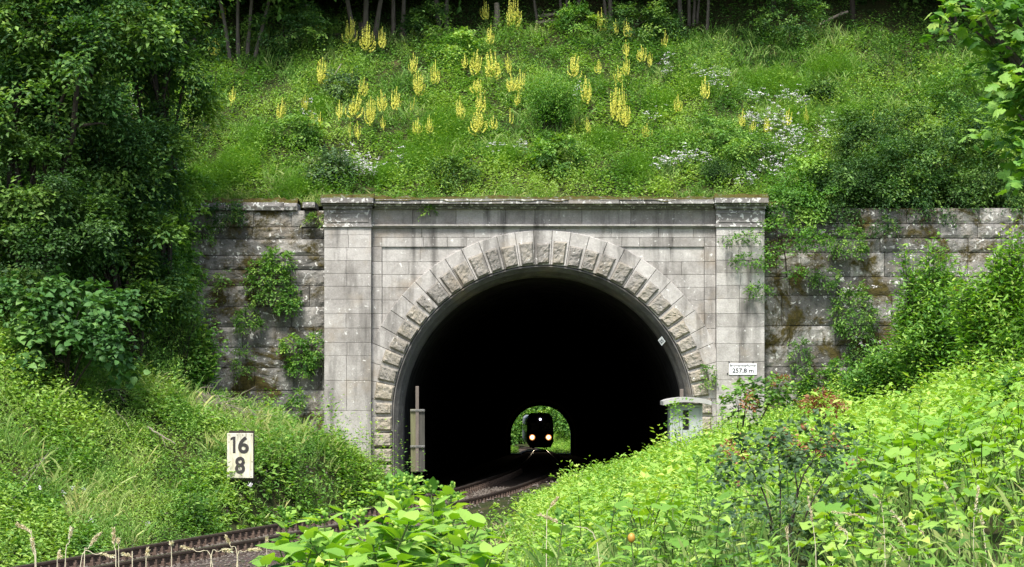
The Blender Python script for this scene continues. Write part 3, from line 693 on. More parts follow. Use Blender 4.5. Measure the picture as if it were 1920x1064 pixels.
for py in (768, 835.5):
    A = Acc()
    for o in (0, 2.2): box(A, wx(769.3, d), wx(796.6, d), d - .075, d - .052, wz(py + o + 1.0, d), wz(py + o, d), .5, .003)
    tube(A, [(wx(774, d), d - .05, wz(py + 1.6, d)), (wx(774, d), d - .1, wz(py + 1.6, d))], .014, 6); tube(A, [(wx(792, d), d - .05, wz(py + 1.6, d)), (wx(792, d), d - .1, wz(py + 1.6, d))], .014, 6)
    put('clamp', A.mesh('clamp', M['steel']), t, rel(t))

# trackside hut
d = 64.6; k = d / F
t = thing('trackside_hut', 'small grey trackside cabin with a curved concrete roof at the right tunnel jamb', 'hut', (wx(1286, d), d, wz(860, d)))
x0, x1, zt, zb = wx(1256, d), wx(1317, d), wz(757, d), wz(866, d)
A = Acc(); box(A, x0, x1, d, d + .9, zb, zt, .5, .02)
for a, b in ((1256, 1260.5), (1313, 1317)): box(A, wx(a, d), wx(b, d), d - .03, d + .01, zb, wz(760, d), .4)
box(A, wx(1260.5, d), wx(1313, d), d - .03, d + .01, wz(764, d), wz(759.5, d), .4)
put('body', A.mesh('body', M['paint']), t, rel(t))
A = Acc(); box(A, wx(1293, d), wx(1312, d), d - .018, d + .01, zb, wz(765.5, d), .7); box(A, wx(1261.5, d), wx(1279.5, d), d - .018, d + .01, zb, wz(765.5, d), .7); dr = put('door', A.mesh('door', M['paint']), t, rel(t))
A = Acc(); box(A, wx(1310, d), wx(1311.3, d), d - .05, d - .018, wz(812, d), wz(806, d)); put('handle', A.mesh('handle', M['steel']), dr)
A = Acc()
for a, b in ((769.5, 783), (786, 806)): box(A, wx(1280.5, d), wx(1291.5, d), d - .012, d + .01, wz(b, d), wz(a, d), .5)
wn = put('window', A.mesh('window', M['dark']), t, rel(t))
A = Acc(); box(A, wx(1280, d), wx(1292, d), d - .03, d + .0, wz(786, d), wz(783, d), .5); put('crossbar', A.mesh('crossbar', M['paint']), wn)
A = Acc(); m = 14; top = []; bot = []
for i in range(m + 1):
    f = i / m; px = 1242.5 + 90 * f; h = 1 - (2 * f - 1) ** 2
    top.append((px, 751.5 - 6.5 * h - (0 if 0 < i < m else -1))); bot.append((px, 760.0 - 6.0 * h))
for i in range(m):
    V = []
    for yy in (d - .32, d + 1.05):
        for p in (bot[i], bot[i + 1], top[i + 1], top[i]): V.append((wx(p[0], d), yy, wz(p[1], d)))
    fs = [(0, 1, 2, 3), (7, 6, 5, 4), (3, 2, 6, 7), (1, 0, 4, 5)]
    if i == 0: fs.append((0, 3, 7, 4))
    if i == m - 1: fs.append((2, 1, 5, 6))
    A.add(V, [np.array(fs)], .5)
put('roof', A.mesh('roof', M['hutroof']), t, rel(t))
A = Acc(); box(A, wx(1278, d), wx(1284.5, d), d + .6, d + .75, wz(752, d), wz(730, d), .5, .01); put('vent_post', A.mesh('vent_post', M['post']), t, rel(t))

# oncoming railcar in the tunnel, its second car out in the light behind
def railcar(name, label, d0, L, lit):
    xa, xb = TX(d0), TX(d0 + L); th = -math.atan2(xb - xa, L)
    t = thing(name, label, 'railcar', (xa, d0, float(TZ(d0))), 'two coupled cars of the railcar', th)
    hw = 1.58
    prof = np.array([(-hw * .86, .55), (-hw, 1.0), (-hw, 2.6), (-hw * .985, 3.45), (-hw * .93, 3.9), (-hw * .72, 4.2), (hw * .72, 4.2), (hw * .93, 3.9), (hw * .985, 3.45), (hw, 2.6), (hw, 1.0), (hw * .86, .55)])
    secs = []
    for y, s, dz in ((0, .93, -.08), (.06, .975, -.03), (.25, 1, 0), (L - .25, 1, 0), (L, .95, -.05)):
        c = prof.copy(); c[:, 0] *= s; c[:, 1] = 2.3 + (c[:, 1] - 2.3) * s + 0; secs.append(np.stack([c[:, 0], np.full(12, y), c[:, 1]], 1))
    A = Acc(); G = np.array(secs); G = np.concatenate([G, G[:, :1]], 1); strip(A, G, .5)
    for sec, o in ((secs[0], 1), (secs[-1], -1)):
        A.add(sec, [np.array([(0, 1, 10, 11), (1, 2, 9, 10), (2, 3, 8, 9), (3, 4, 7, 8)])[:, ::o], np.array([(4, 5, 6), (4, 6, 7)])[:, ::o]], .5)
    put('body', A.mesh('body', M['train'] if lit else M['trainlit']), t)
    A = Acc()
    for a in (-1.2, .12): prism(A, rect(a, a + 1.08, 2.35, 3.3), -.02, .05, .02)
    put('windscreen', A.mesh('windscreen', M['glass']), t)
    for sx in (-1, 1):
        A = Acc(); y = 2.0
        while y < L - 2: box(A, -.012, .012, y, y + 1.3, 2.2, 3.1, .5, .003); y += 1.75
        put('side_window', A.mesh('side_window', M['glass']), t, (sx * (hw + .005), 0, 0))
    for yb in (3.2, L - 5.4):
        A = Acc(); box(A, -1.1, 1.1, yb - .3, yb + 2.5, .5, .72, .5, .02); bg = put('bogie', A.mesh('bogie', M['tyre']), t)
        for yw in (yb, yb + 2.2):
            A = Acc()
            for sx in (-.755, .755): tube(A, [(sx - .07, yw, .43), (sx - .07, yw, .43), (sx + .07, yw, .43)], [.001, .43, .43], 18)
            tube(A, [(-.7, yw, .43), (.7, yw, .43)], .09, 8); put('wheelset', A.mesh('wheelset', M['tyre']), bg)
    A = Acc(); prism(A, [(-1.25, .32), (1.25, .32), (1.4, .62), (-1.4, .62)], -.12, .3, .03)
    put('snow_plough', A.mesh('snow_plough', M['tyre']), t)
    A = Acc(); tube(A, [(0, .1, .95), (0, -.35, .95)], .09, 8); box(A, -.16, .16, -.5, -.3, .78, 1.12); put('coupling', A.mesh('coupling', M['tyre']), t)
    if lit:
        for sx in (-.97, 1.0):
            A = Acc(); V = [(sx, -.14, 1.55)] + [(sx + .17 * math.cos(a), -.11, 1.55 + .17 * math.sin(a)) for a in np.linspace(0, 2 * math.pi, 16)[:-1]]
            A.add(V, [np.array([(0, 1 + (i + 1) % 15, 1 + i) for i in range(15)])]); h = put('headlight', A.mesh('headlight', M['lamp']), t)
            A = Acc(); tube(A, [(sx, .1, 1.55), (sx, -.10, 1.55)], .40, 16, .5, False); put('headlight_rim', A.mesh('headlight_rim', M['tyre']), h)
            A = Acc(); tube(A, [(sx, -.10, 1.55), (sx, -.101, 1.55)], [.34, .17], 16, .5, False); put('glow_ring', A.mesh('glow_ring', M['glow_ring']), h)  # glowing ring added for the lamp's orange halo
        A = Acc(); V = [(0, -.1, 3.72)] + [(.12 * math.cos(a), -.08, 3.72 + .12 * math.sin(a)) for a in np.linspace(0, 2 * math.pi, 13)[:-1]]
        A.add(V, [np.array([(0, 1 + (i + 1) % 12, 1 + i) for i in range(12)])]); put('headlight', A.mesh('headlight', M['lamp_cool']), t)
        A = Acc(); tube(A, [(.1, 1.2, 4.15), (.1, 1.2, 4.5)], .06, 6); put('horn', A.mesh('horn', M['tyre']), t)
    return t
railcar('railcar', 'dark oncoming railcar with three lit headlights inside the tunnel', 288, 24.5, True)
railcar('railcar', 'pale rear car of the oncoming train just beyond the tunnel', 313.2, 24.5, False)
for sx in (-.97, 1.0):
    l = bpy.data.lights.new('headlight_beam', 'SPOT'); l.energy = 260; l.spot_size = math.radians(15); l.spot_blend = .7; l.color = (1, .82, .58); l.shadow_soft_size = .15
    o = bpy.data.objects.new('headlight_beam', l); COL.objects.link(o); o.location = (TX(287.2) + sx, 287.4, TZ(288) + 1.55)
    o.rotation_euler = (math.radians(90 - 2.0), 0, math.radians(180)); o['kind'] = 'helper'
# ------------------------------------------------------------------ foliage builders
def rdir(n, zlo=-1, zhi=1):
    z = R_.uniform(zlo, zhi, n); a = R_.uniform(0, 2 * np.pi, n); r = np.sqrt(1 - z * z)
    return np.stack([r * np.cos(a), r * np.sin(a), z], 1)
def crown(A, blobs, nspray, L, lpv=18, kind='rhomb', slen=.6, wr=.6, droop=.25, shell=.55, tvar=.22, flat=.35, front=False, bend=1.0, bough=0):
    """sprays of leaves spread through a set of ellipsoids (cx,cy,cz,rx,ry,rz)"""
    B = np.array(blobs, float); w = (B[:, 3] * B[:, 4] * B[:, 5]) ** (2 / 3); w /= w.sum()
    b = R_.choice(len(B), nspray, p=w); dv = rdir(nspray, -.75, 1)
    if front: dv[:, 1] = -np.abs(dv[:, 1]) * .9 + R_.uniform(0, .35, nspray)
    rr = shell + (1 - shell) * R_.random(nspray) ** .6
    rr *= 1 + .35 * (vnoise(dv * 2.3 + b[:, None] * 7.1, 5) - .5)
    C = B[b, :3] + dv * rr[:, None] * B[b, 3:]
    bt = np.zeros(nspray)
    if bough:
        nb = max(4, nspray // bough); own = R_.integers(0, nb, nspray); rb_ = .26 * B[b[own], 3:].mean(1) * R_.uniform(.7, 1.2, nspray)
        C = C[own] + np.clip(R_.normal(0, .62, (nspray, 3)), -1.3, 1.3) * np.array([1.15, 1.15, .42]) * rb_[:, None]
        C[:, 2] -= .25 * np.hypot(C[:, 0] - C[own, 0], C[:, 1] - C[own, 1]) * 0; dv = unit(.7 * dv[own] + .6 * rdir(nspray) + [0, 0, -.1]); bt = R_.normal(.02, .22, nb)[own]
    sd = unit(dv + np.array([0, 0, -droop]) + .5 * rdir(nspray)); sl = slen * R_.uniform(.6, 1.35, nspray)
    st = R_.normal(.5, tvar * (.7 if bough else 1), nspray) + bt
    m = lpv; f = (np.arange(m) + .5) / m
    P = C[:, None] + sd[:, None] * (f[None, :, None] * sl[:, None, None]); P[..., 2] -= (f ** 2)[None] * sl[:, None] * .3 * bend
    side = unit(np.cross(sd, np.array([0, 0, 1.0]) + .3 * rdir(nspray)))
    alt = np.where(np.arange(m) % 2 == 0, 1, -1)[None, :, None]
    D = sd[:, None] * .55 + side[:, None] * alt * .8 + .55 * rdir(nspray * m).reshape(nspray, m, 3)
    N = np.array([0, 0, 1.0]) + (flat + .15) * rdir(nspray * m).reshape(nspray, m, 3) + .35 * dv[:, None]
    P = P + side[:, None] * alt * R_.uniform(0, .3, (nspray, m, 1)) * slen + .16 * slen * rdir(nspray * m).reshape(nspray, m, 3)
    Ls = L * R_.uniform(.65, 1.3, nspray * m) * np.repeat((1 + .9 * bt) if bough else np.ones(nspray), m)
    leaves(A, kind, P.reshape(-1, 3), D.reshape(-1, 3), N.reshape(-1, 3), Ls, Ls * wr, np.clip(np.repeat(st, m) + R_.normal(0, .1, nspray * m), 0, 1))
    return C
def fan(A, S, base, C, rx, rd, rz, nst, L, kind='rhomb', wr=.5, m=26, tvar=.24, ragged=.35, sr=.006):
    """many thin stems fanning out of one foot, leafy towards their tips"""
    C = np.asarray(C, float); base = np.asarray(base, float); dv = rdir(nst, -.25, 1); r = R_.uniform(.35, 1, nst) ** .5 * (1 + R_.normal(0, ragged * .6, nst))
    lob = .65 + .7 * vnoise(dv * 1.7 + C[:3], 3)
    tip = C + dv * (r * lob)[:, None] * np.array([rx, rd, rz]); foot = base + np.stack([R_.normal(0, .25 * rx, nst), R_.normal(0, .25 * rd, nst), np.zeros(nst)], 1)
    mid = (foot + tip) / 2 + np.stack([(tip - foot)[:, 0] * -.12, (tip - foot)[:, 1] * -.12, np.abs(tip - foot)[:, 2] * .15 + .02], 1)
    t = np.tile(np.linspace(.28, 1.02, m), (nst, 1)) + R_.normal(0, .02, (nst, m)); T = t[..., None]
    Q = (1 - T) ** 2 * foot[:, None] + 2 * T * (1 - T) * mid[:, None] + T ** 2 * tip[:, None]
    sd = unit(tip - mid); LL = np.linalg.norm(tip - foot, axis=1)
    a = R_.uniform(0, 6.28, (nst, 1)) + np.arange(m)[None] * 2.4; ref = unit(np.cross(sd, rdir(nst))); r2 = np.cross(sd, ref)
    out = ref[:, None] * np.cos(a)[..., None] + r2[:, None] * np.sin(a)[..., None]
    w = R_.uniform(0, .16, (nst, m)) * LL[:, None] * (1.25 - t); Q = Q + out * w[..., None]
    D = out * .9 + sd[:, None] * .5 + .35 * rdir(nst * m).reshape(nst, m, 3); N = np.array([0, 0, 1.]) + .5 * rdir(nst * m).reshape(nst, m, 3) + .3 * sd[:, None]
    Ls = (L * R_.uniform(.55, 1.3, (nst, m)) * (1.15 - .35 * t)).ravel(); st = R_.normal(.45, tvar, nst)
    leaves(A, kind, Q.reshape(-1, 3), D.reshape(-1, 3), N.reshape(-1, 3), Ls, Ls * wr, np.clip(np.repeat(st, m) + .2 * (t.ravel() - .6) + R_.normal(0, .1, nst * m), 0, 1))
    for i in range(0, nst, max(1, nst // 24)): tube(S, curve([foot[i], mid[i] * .5 + (foot[i] + tip[i]) * .25, tip[i]], 5), [sr, sr * .3], 4, .5, False)
def limbs(A, base, targets, r0, seg=6, wob=.15, fork=.45):
    base = np.asarray(base, float)
    for t in targets:
        t = np.asarray(t, float); L = np.linalg.norm(t - base); p = [base]
        for f in (.3, .6, .85): p.append(base + (t - base) * f + R_.normal(0, wob * L * .12, 3) + np.array([0, 0, .08 * L * math.sin(f * 3)]))
        p.append(t); tube(A, curve(p, 10), np.linspace(r0, r0 * .18, 10), seg, .5)
def pxblob(px, py, d, rx, ry, rd): 
    k = d / F; return (wx(px, d), d, wz(py, d), rx * k, rd, ry * k)
def plant_px(name, label, cat, base, blobs, nspray, L, mat, group=None, stem_r=.03, nl=7, stemmat='darkbark', part=('trunk', 'crown'), mode='crown', **kw):
    """a shrub or tree standing at a world base, its crown given as ellipsoids in world space"""
    base = np.asarray(base, float); t = thing(name, label, cat, base, group); B = np.array(blobs, float); B[:, :3] -= base
    if mode == 'bough': kw.update(bough=7, slen=.34, lpv=16)
    if mode == 'herbs':
        A = Acc(); S = Acc()
        for q in B:
            nn = max(8, int(nspray / 11 / len(B))); g = R_.normal(0, .5, (nn, 2)); X = base[0] + q[0] + g[:, 0] * q[3]; Y = base[1] + q[1] + g[:, 1] * max(q[4], .5); Y = np.minimum(Y, 68.2) if base[1] < 69 else np.maximum(Y, 69.6)
            P = np.stack([X, Y, land(X, Y)], 1); hh = max(.35, q[2] + q[5]); Hh = hh * np.exp(-.5 * (g ** 2).sum(1)) * R_.uniform(.55, 1.2, nn)
            herb_field(A, P - base, Hh, 22, R_.uniform(.7, 1.4, nn) * L * 1.15, kw.get('kind', 'rhomb'), kw.get('wr', .5), np.clip(R_.normal(.5, .24, nn), 0, 1), .2, .42, .7)
            for p, h in zip(P[::3] - base, Hh[::3]): tube(S, [p, p + [R_.normal(0, .03), 0, h * .8]], [.007, .003], 4, .5, False)
        put(part[1], A.mesh(part[1], M[mat]), t); put(part[0], S.mesh(part[0], M[stemmat]), t); return t
    if mode == 'fan':
        A = Acc(); S = Acc()
        for q in B:
            foot = np.array([q[0] * .75, q[1] * .75, min(0, q[2])]) if len(B) > 1 else np.zeros(3)
            fan(A, S, foot, q[:3], q[3], q[4], q[5], max(14, int(nspray * .62 * (q[3] * q[5]) / (B[:, 3] * B[:, 5]).sum())), L, kw.get('kind', 'rhomb'), kw.get('wr', .5), kw.get('m', 26), kw.get('tvar', .24), .35, max(.005, stem_r * .3))
        put(part[1], A.mesh(part[1], M[mat]), t); put(part[0], S.mesh(part[0], M[stemmat]), t); return t
    A = Acc(); C = crown(A, B, nspray, L, **kw); put(part[1], A.mesh(part[1], M[mat]), t)
    A = Acc(); pick = C[R_.choice(len(C), nl)] * .92
    limbs(A, (0, 0, -.15), [B[i, :3] for i in range(len(B))], stem_r)
    for q in pick:
        b = B[np.argmin(((B[:, :3] - q) ** 2).sum(1)), :3]; limbs(A, b * .8, [q], stem_r * .4, 5)
    put(part[0], A.mesh(part[0], M[stemmat]), t)
    return t

def herb_field(A, P, H, nl, L, kind='rhomb', wr=.5, tbase=None, tvar=.16, spread=.5, up=.6):
    """leafy plants: base points P, heights H; nl leaves each"""
    n = len(P); t = np.tile((np.arange(nl) + .5) / nl, (n, 1)); lean = R_.normal(0, .16, (n, 1, 2))
    a = R_.uniform(0, 2 * np.pi, (n, 1)) + np.arange(nl)[None] * 2.4 + R_.normal(0, .3, (n, nl))
    rad = np.stack([np.cos(a), np.sin(a), np.zeros_like(a)], -1)
    Q = np.repeat(P[:, None], nl, 1); Q = Q + rad * (spread * H[:, None] * (1 - .6 * t) * R_.uniform(.05, .6, (n, nl)))[..., None]
    Q[..., 2] += H[:, None] * (t * .95 + .02); Q[..., :2] += lean * (H[:, None] * t ** 1.5)[..., None]
    D = rad + np.array([0, 0, 1.0]) * (up * (t * 1.1 - .25) + R_.normal(0, .3, (n, nl)))[..., None]
    N = np.array([0, 0, 1.0]) - .4 * rad * up + .45 * rdir(n * nl).reshape(n, nl, 3)
    Ls = (np.broadcast_to(L, (n,))[:, None] * (1.15 - .5 * t) * R_.uniform(.6, 1.25, (n, nl))).ravel()
    if tbase is None: tbase = R_.normal(.5, .2, n)
    tn = np.clip(np.repeat(tbase, nl) + R_.normal(0, tvar * .6, n * nl), 0, 1)
    leaves(A, kind, Q.reshape(-1, 3), D.reshape(-1, 3), N.reshape(-1, 3), Ls, Ls * wr, tn)
def grass_field(A, P, H, nb, w=.012, spread=.12, tbase=None, lean=.35):
    n = len(P); a = R_.uniform(0, 2 * np.pi, (n, nb)); rad = np.stack([np.cos(a), np.sin(a), np.zeros_like(a)], -1)
    Q = np.repeat(P[:, None], nb, 1) + rad * R_.uniform(0, spread, (n, nb, 1)); Q[..., 2] -= .03
    D = np.array([0, 0, 1.0]) + rad * R_.uniform(0, lean * 2, (n, nb, 1)); N = np.cross(D.reshape(-1, 3), rdir(n * nb))
    N = unit(rad.reshape(-1, 3) * .9 + .5 * rdir(n * nb) + [0, 0, .2])
    Ls = (H[:, None] * R_.uniform(.55, 1.2, (n, nb))).ravel()
    if tbase is None: tbase = R_.normal(.45, .2, n)
    leaves(A, 'blade', Q.reshape(-1, 3), D.reshape(-1, 3), -N, Ls, np.full(n * nb, w) * R_.uniform(.7, 1.4, n * nb), np.clip(np.repeat(tbase, nb) + R_.normal(0, .14, n * nb), 0, 1))
def sample_land(n, x0, x1, d0, d1, hill, margin=230, pw=1.0):
    X = R_.uniform(x0, x1, n); d = d0 + (d1 - d0) * R_.random(n) ** pw
    px = 960 + X * F / d; k = (px > -margin) & (px < 1920 + margin); X, d = X[k], d[k]
    z = hill_z(X, d) if hill else ground_z(X, d)
    return np.stack([X, d, z], 1)
def topx(P): return 960 + P[:, 0] * F / P[:, 1], HY - (P[:, 2] - ZC) * F / P[:, 1]

# ------------------------------------------------------------------ hillside cover
P = sample_land(24000, -18, 20, 69.7, 84, True)
px, py = topx(P); u = n2(P[:, 0] * .55, P[:, 1] * .8, 51); v = n2(P[:, 0] * 1.4, P[:, 1] * 1.8, 52)
bare = (n2(P[:, 0] * .8 + 40, P[:, 1] * 1.1, 53) > .66) & (py < 260) & (px < 800) & (px > 360)
dens = np.where(py < 70, .35, 1.0) * np.where(bare, .12, 1)
P = P[R_.random(len(P)) < dens]; px, py = topx(P)
u = n2(P[:, 0] * .5, P[:, 1] * .7, 51); v = n2(P[:, 0] * 1.5, P[:, 1] * 1.9, 52)
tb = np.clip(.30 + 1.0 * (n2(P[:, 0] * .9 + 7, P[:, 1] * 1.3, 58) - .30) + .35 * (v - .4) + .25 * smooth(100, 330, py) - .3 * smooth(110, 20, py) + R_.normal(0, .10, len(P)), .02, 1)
A = Acc()
g1 = u < .52
H = R_.uniform(.2, .8, len(P)) * (.28 + 2.2 * v ** 2.2)
herb_field(A, P[g1], H[g1], 15, R_.uniform(.08, .15, g1.sum()), 'rhomb', .52, tb[g1])
herb_field(A, P[~g1], H[~g1] * 1.1, 14, .15, 'rhomb', .24, tb[~g1] + .05, up=1.2, spread=.3)
tag(put('undergrowth', A.mesh('undergrowth', M['herb'])), 'mixed leafy green undergrowth covering the hillside above the portal', kind='stuff')
P = sample_land(11000, -18, 20, 69.6, 82, True); px, py = topx(P); u = n2(P[:, 0] * .6 + 9, P[:, 1] * .6, 61)
keep = (u > np.where(px > 1200, .42, .6)) & (py > 60); P = P[keep]
A = Acc(); grass_field(A, P, R_.uniform(.2, .5, len(P)), 9, .018, .14, np.clip(n2(P[:, 0] * 2, P[:, 1] * 2, 5) * .7 + .12, 0, 1))
P2 = sample_land(1500, -14.5, 15.5, 69.55, 70.1, True)
grass_field(A, P2, R_.uniform(.12, .34, len(P2)), 12, .016, .12, np.clip(R_.normal(.6, .2, len(P2)), 0, 1), .7)
tag(put('grass', A.mesh('grass', M['grass'])), 'tufts of long grass among the hillside herbs', kind='stuff')
# feathery vivid green horsetail patches
spots = [(1440, 130, 60, 35), (1500, 160, 40, 25), (1240, 180, 35, 25), (1130, 250, 40, 25), (780, 275, 45, 30), (950, 280, 35, 25), (450, 270, 40, 45), (420, 300, 45, 40), (480, 245, 30, 25), (830, 200, 60, 60), (600, 190, 20, 25),
         (1190, 300, 40, 25), (1310, 150, 40, 25), (1560, 110, 50, 30), (1280, 255, 30, 25), (560, 330, 35, 30), (720, 320, 30, 20), (1500, 210, 30, 25), (1600, 200, 40, 30), (370, 320, 40, 30)]
pts = []
for x, y, rx, ry in spots:
    c = on_ground(x, y + ry, True); n = int(rx * ry * .16) + 50
    X = c[0] + R_.normal(0, rx * .5 * K, n); dd = np.clip(c[1] + R_.normal(0, ry * .5 * K * 1.3, n), 69.7, 90)
    pts.append(np.stack([X, dd, hill_z(X, dd)], 1))
P = np.concatenate(pts); A = Acc()
H = R_.uniform(.3, .55, len(P)); herb_field(A, P, H, 34, .13, 'rhomb', .09, np.clip(R_.normal(.55, .16, len(P)), 0, 1), .1, .45, 1.4)
tag(put('horsetail_foliage', A.mesh('horsetail_foliage', M['fern'])), 'feathery vivid green horsetails in soft patches on the hillside', kind='stuff')

# ------------------------------------------------------------------ mulleins
MUL = [(418, 10, 40, 12), (403, 77, 107, 24), (591, 48, 78, 13), (657, 37, 84, 23), (687, 46, 100, 24), (716, 55, 95, 16), (602, 113, 163, 22), (660, 138, 158, 9), (679, 150, 185, 20), (369, 160, 183, 12), (435, 168, 200, 14),
       (525, 188, 228, 18), (572, 183, 212, 13), (583, 212, 240, 13), (637, 193, 228, 14), (663, 180, 225, 25), (694, 187, 238, 22), (718, 173, 213, 20), (740, 167, 212, 20), (600, 215, 240, 9), (775, 104, 142, 18), (785, 139, 184, 24),
       (816, 117, 163, 16), (871, 105, 134, 13), (891, 98, 144, 21), (926, 97, 153, 27), (954, 107, 143, 13), (911, 2, 41, 15), (963, -5, 58, 28), (918, 52, 88, 15), (960, 143, 175, 20), (976, 134, 178, 20), (892, 152, 180, 22), (902, 175, 215, 20),
       (900, 210, 255, 27), (968, 173, 204, 13), (864, 185, 230, 17), (806, 220, 254, 12), (774, 188, 210, 7), (781, 226, 256, 17), (925, 222, 246, 15), (956, 208, 236, 8), (1129, 20, 64, 19), (1155, 42, 67, 10), (1178, 37, 74, 17), (1245, 62, 92, 12),
       (1176, 80, 112, 14), (1205, 90, 119, 20), (1220, 103, 128, 10), (1175, 110, 146, 15), (1161, 128, 160, 17), (1120, 117, 141, 12), (1074, 105, 150, 22), (1099, 147, 198, 21), (1153, 162, 230, 22), (1167, 160, 205, 15), (1173, 200, 240, 23),
       (1078, 228, 250, 6), (1273, 182, 213, 15), (1103, 225, 255, 10), (1212, 238, 262, 18), (671, 232, 265, 14), (656, 235, 262, 8), (719, 223, 246, 11), (1322, 148, 190, 18), (1391, 208, 243, 14), (1410, 230, 252, 10), (1438, 220, 252, 16),
       (1475, 208, 240, 14), (1513, 202, 238, 10), (1637, 212, 245, 14)]
def mullein_proto(nsp, seed, dense):
    """a head one unit tall, stalk below, to be scaled"""
    rg = np.random.default_rng(seed)
    r = put('mullein', None); S = Acc(); Fl = Acc(); Lf = Acc()
    tube(S, [(0, 0, -.75), (.01, 0, -.3), (0, 0, .1), (0, 0, .95)], [.022, .018, .014, .004], 5)
    sp = [((0, 0, .1), (0, 0, 1.0))]
    for i in range(nsp):
        a = i * 2.4 + rg.uniform(-.4, .4); f = i / max(nsp - 1, 1); rr = .30 * (1 - .55 * f) * rg.uniform(.75, 1.2); z0 = .0 + .32 * f; zt = .52 + .32 * f + rg.uniform(-.2, .1)
        sp.append(((0, 0, z0), (rr * math.cos(a), rr * math.sin(a), zt)))
    for b, e in sp:
        b, e = np.array(b), np.array(e); mid = b + (e - b) * np.array([.85, .85, .35]); c = curve([b, mid, e], 14)
        if b[2] != .1 or e[0] != 0: tube(S, c, np.linspace(.009, .003, 14), 4)
        n = int(dense * np.linalg.norm(e - b) * (2 if e[0] == 0 else 1)); t = rg.random(n) * .8 + .2 if e[0] or e[1] else rg.random(n) * .85 + .12
        i = t * 13; i0 = np.minimum(i.astype(int), 12); Q = c[i0] + (c[i0 + 1] - c[i0]) * (i - i0)[:, None]
        a = rg.uniform(0, 6.28, n); out = np.stack([np.cos(a), np.sin(a), rg.uniform(-.2, .5, n)], 1); out = unit(out)
        rad = .036 * (1.15 - .75 * t)
        up = unit(np.cross(out, rdir(n)))
        leaves(Fl, 'rhomb', Q + out * rad[:, None] - up * .02, up, out, .052 * (1.25 - .6 * t), .05 * (1.2 - .6 * t), rg.random(n))
    n = 16; a = np.arange(n) * 2.4; z = np.linspace(-.72, .02, n); Q = np.stack([0 * a, 0 * a, z], 1)
    D = np.stack([np.cos(a), np.sin(a), .35 + 0 * a], 1); leaves(Lf, 'lance', Q, D, np.array([0, 0, 1.]) + .1 * rdir(n), np.linspace(.42, .13, n), np.linspace(.15, .05, n), rg.uniform(.3, .75, n))
    put('stalk', S.mesh('stalk', M['stem']), r); put('blossoms', Fl.mesh('blossoms', M['yellow']), r); put('foliage', Lf.mesh('foliage', M['bush']), r)
    return r
protos = [mullein_proto(15, 1, 105), mullein_proto(11, 2, 100), mullein_proto(6, 3, 100), mullein_proto(2, 4, 100)]
used = [False] * 4
def zone(m):
    x, y = m[0], m[1]
    r = 'along the dark forest edge' if y < 65 else 'in the upper flowering band' if y < 132 else 'in the middle flowering band' if y < 187 else 'in the lower flowering band'
    return r
zones = {}
for m in MUL: zones.setdefault(zone(m), []).append(m)
for z, ms in zones.items():
    ms.sort()
    for i, m in enumerate(ms):
        x, y0, y1, w = m; k_ = 0 if w >= 21 else 1 if w >= 15 else 2 if w >= 10 else 3
        b = on_ground(x, min(y1 + R_.uniform(6, 22), 356), True); kk = b[1] / F; h = (y1 - y0) * kk
        y0 -= 7; h = (y1 - y0) * kk
        lab = f"{['broad many-spiked', 'branching', 'slim few-spiked', 'thin'][k_]} yellow mullein, {ORD[i]} from the left {z}"
        top = wz(y0, b[1]); loc = (b[0], b[1], top - h); sw = 1.24 * w * kk / (.60 if k_ < 2 else .5 if k_ == 2 else .4)
        sc = (sw, sw, h); rz = R_.uniform(0, 6.28)
        if not used[k_]:
            o = protos[k_]; used[k_] = True; o.location = loc; o.rotation_euler = (R_.normal(0, .05), R_.normal(0, .09), rz); o.scale = sc; o['label'] = lab; o['group'] = 'yellow mulleins on the hillside'
        else: o = dup(protos[k_], loc, rz, sc, lab, 'yellow mulleins on the hillside'); o.rotation_euler = (R_.normal(0, .05), R_.normal(0, .09), rz)
        o['category'] = 'flower'

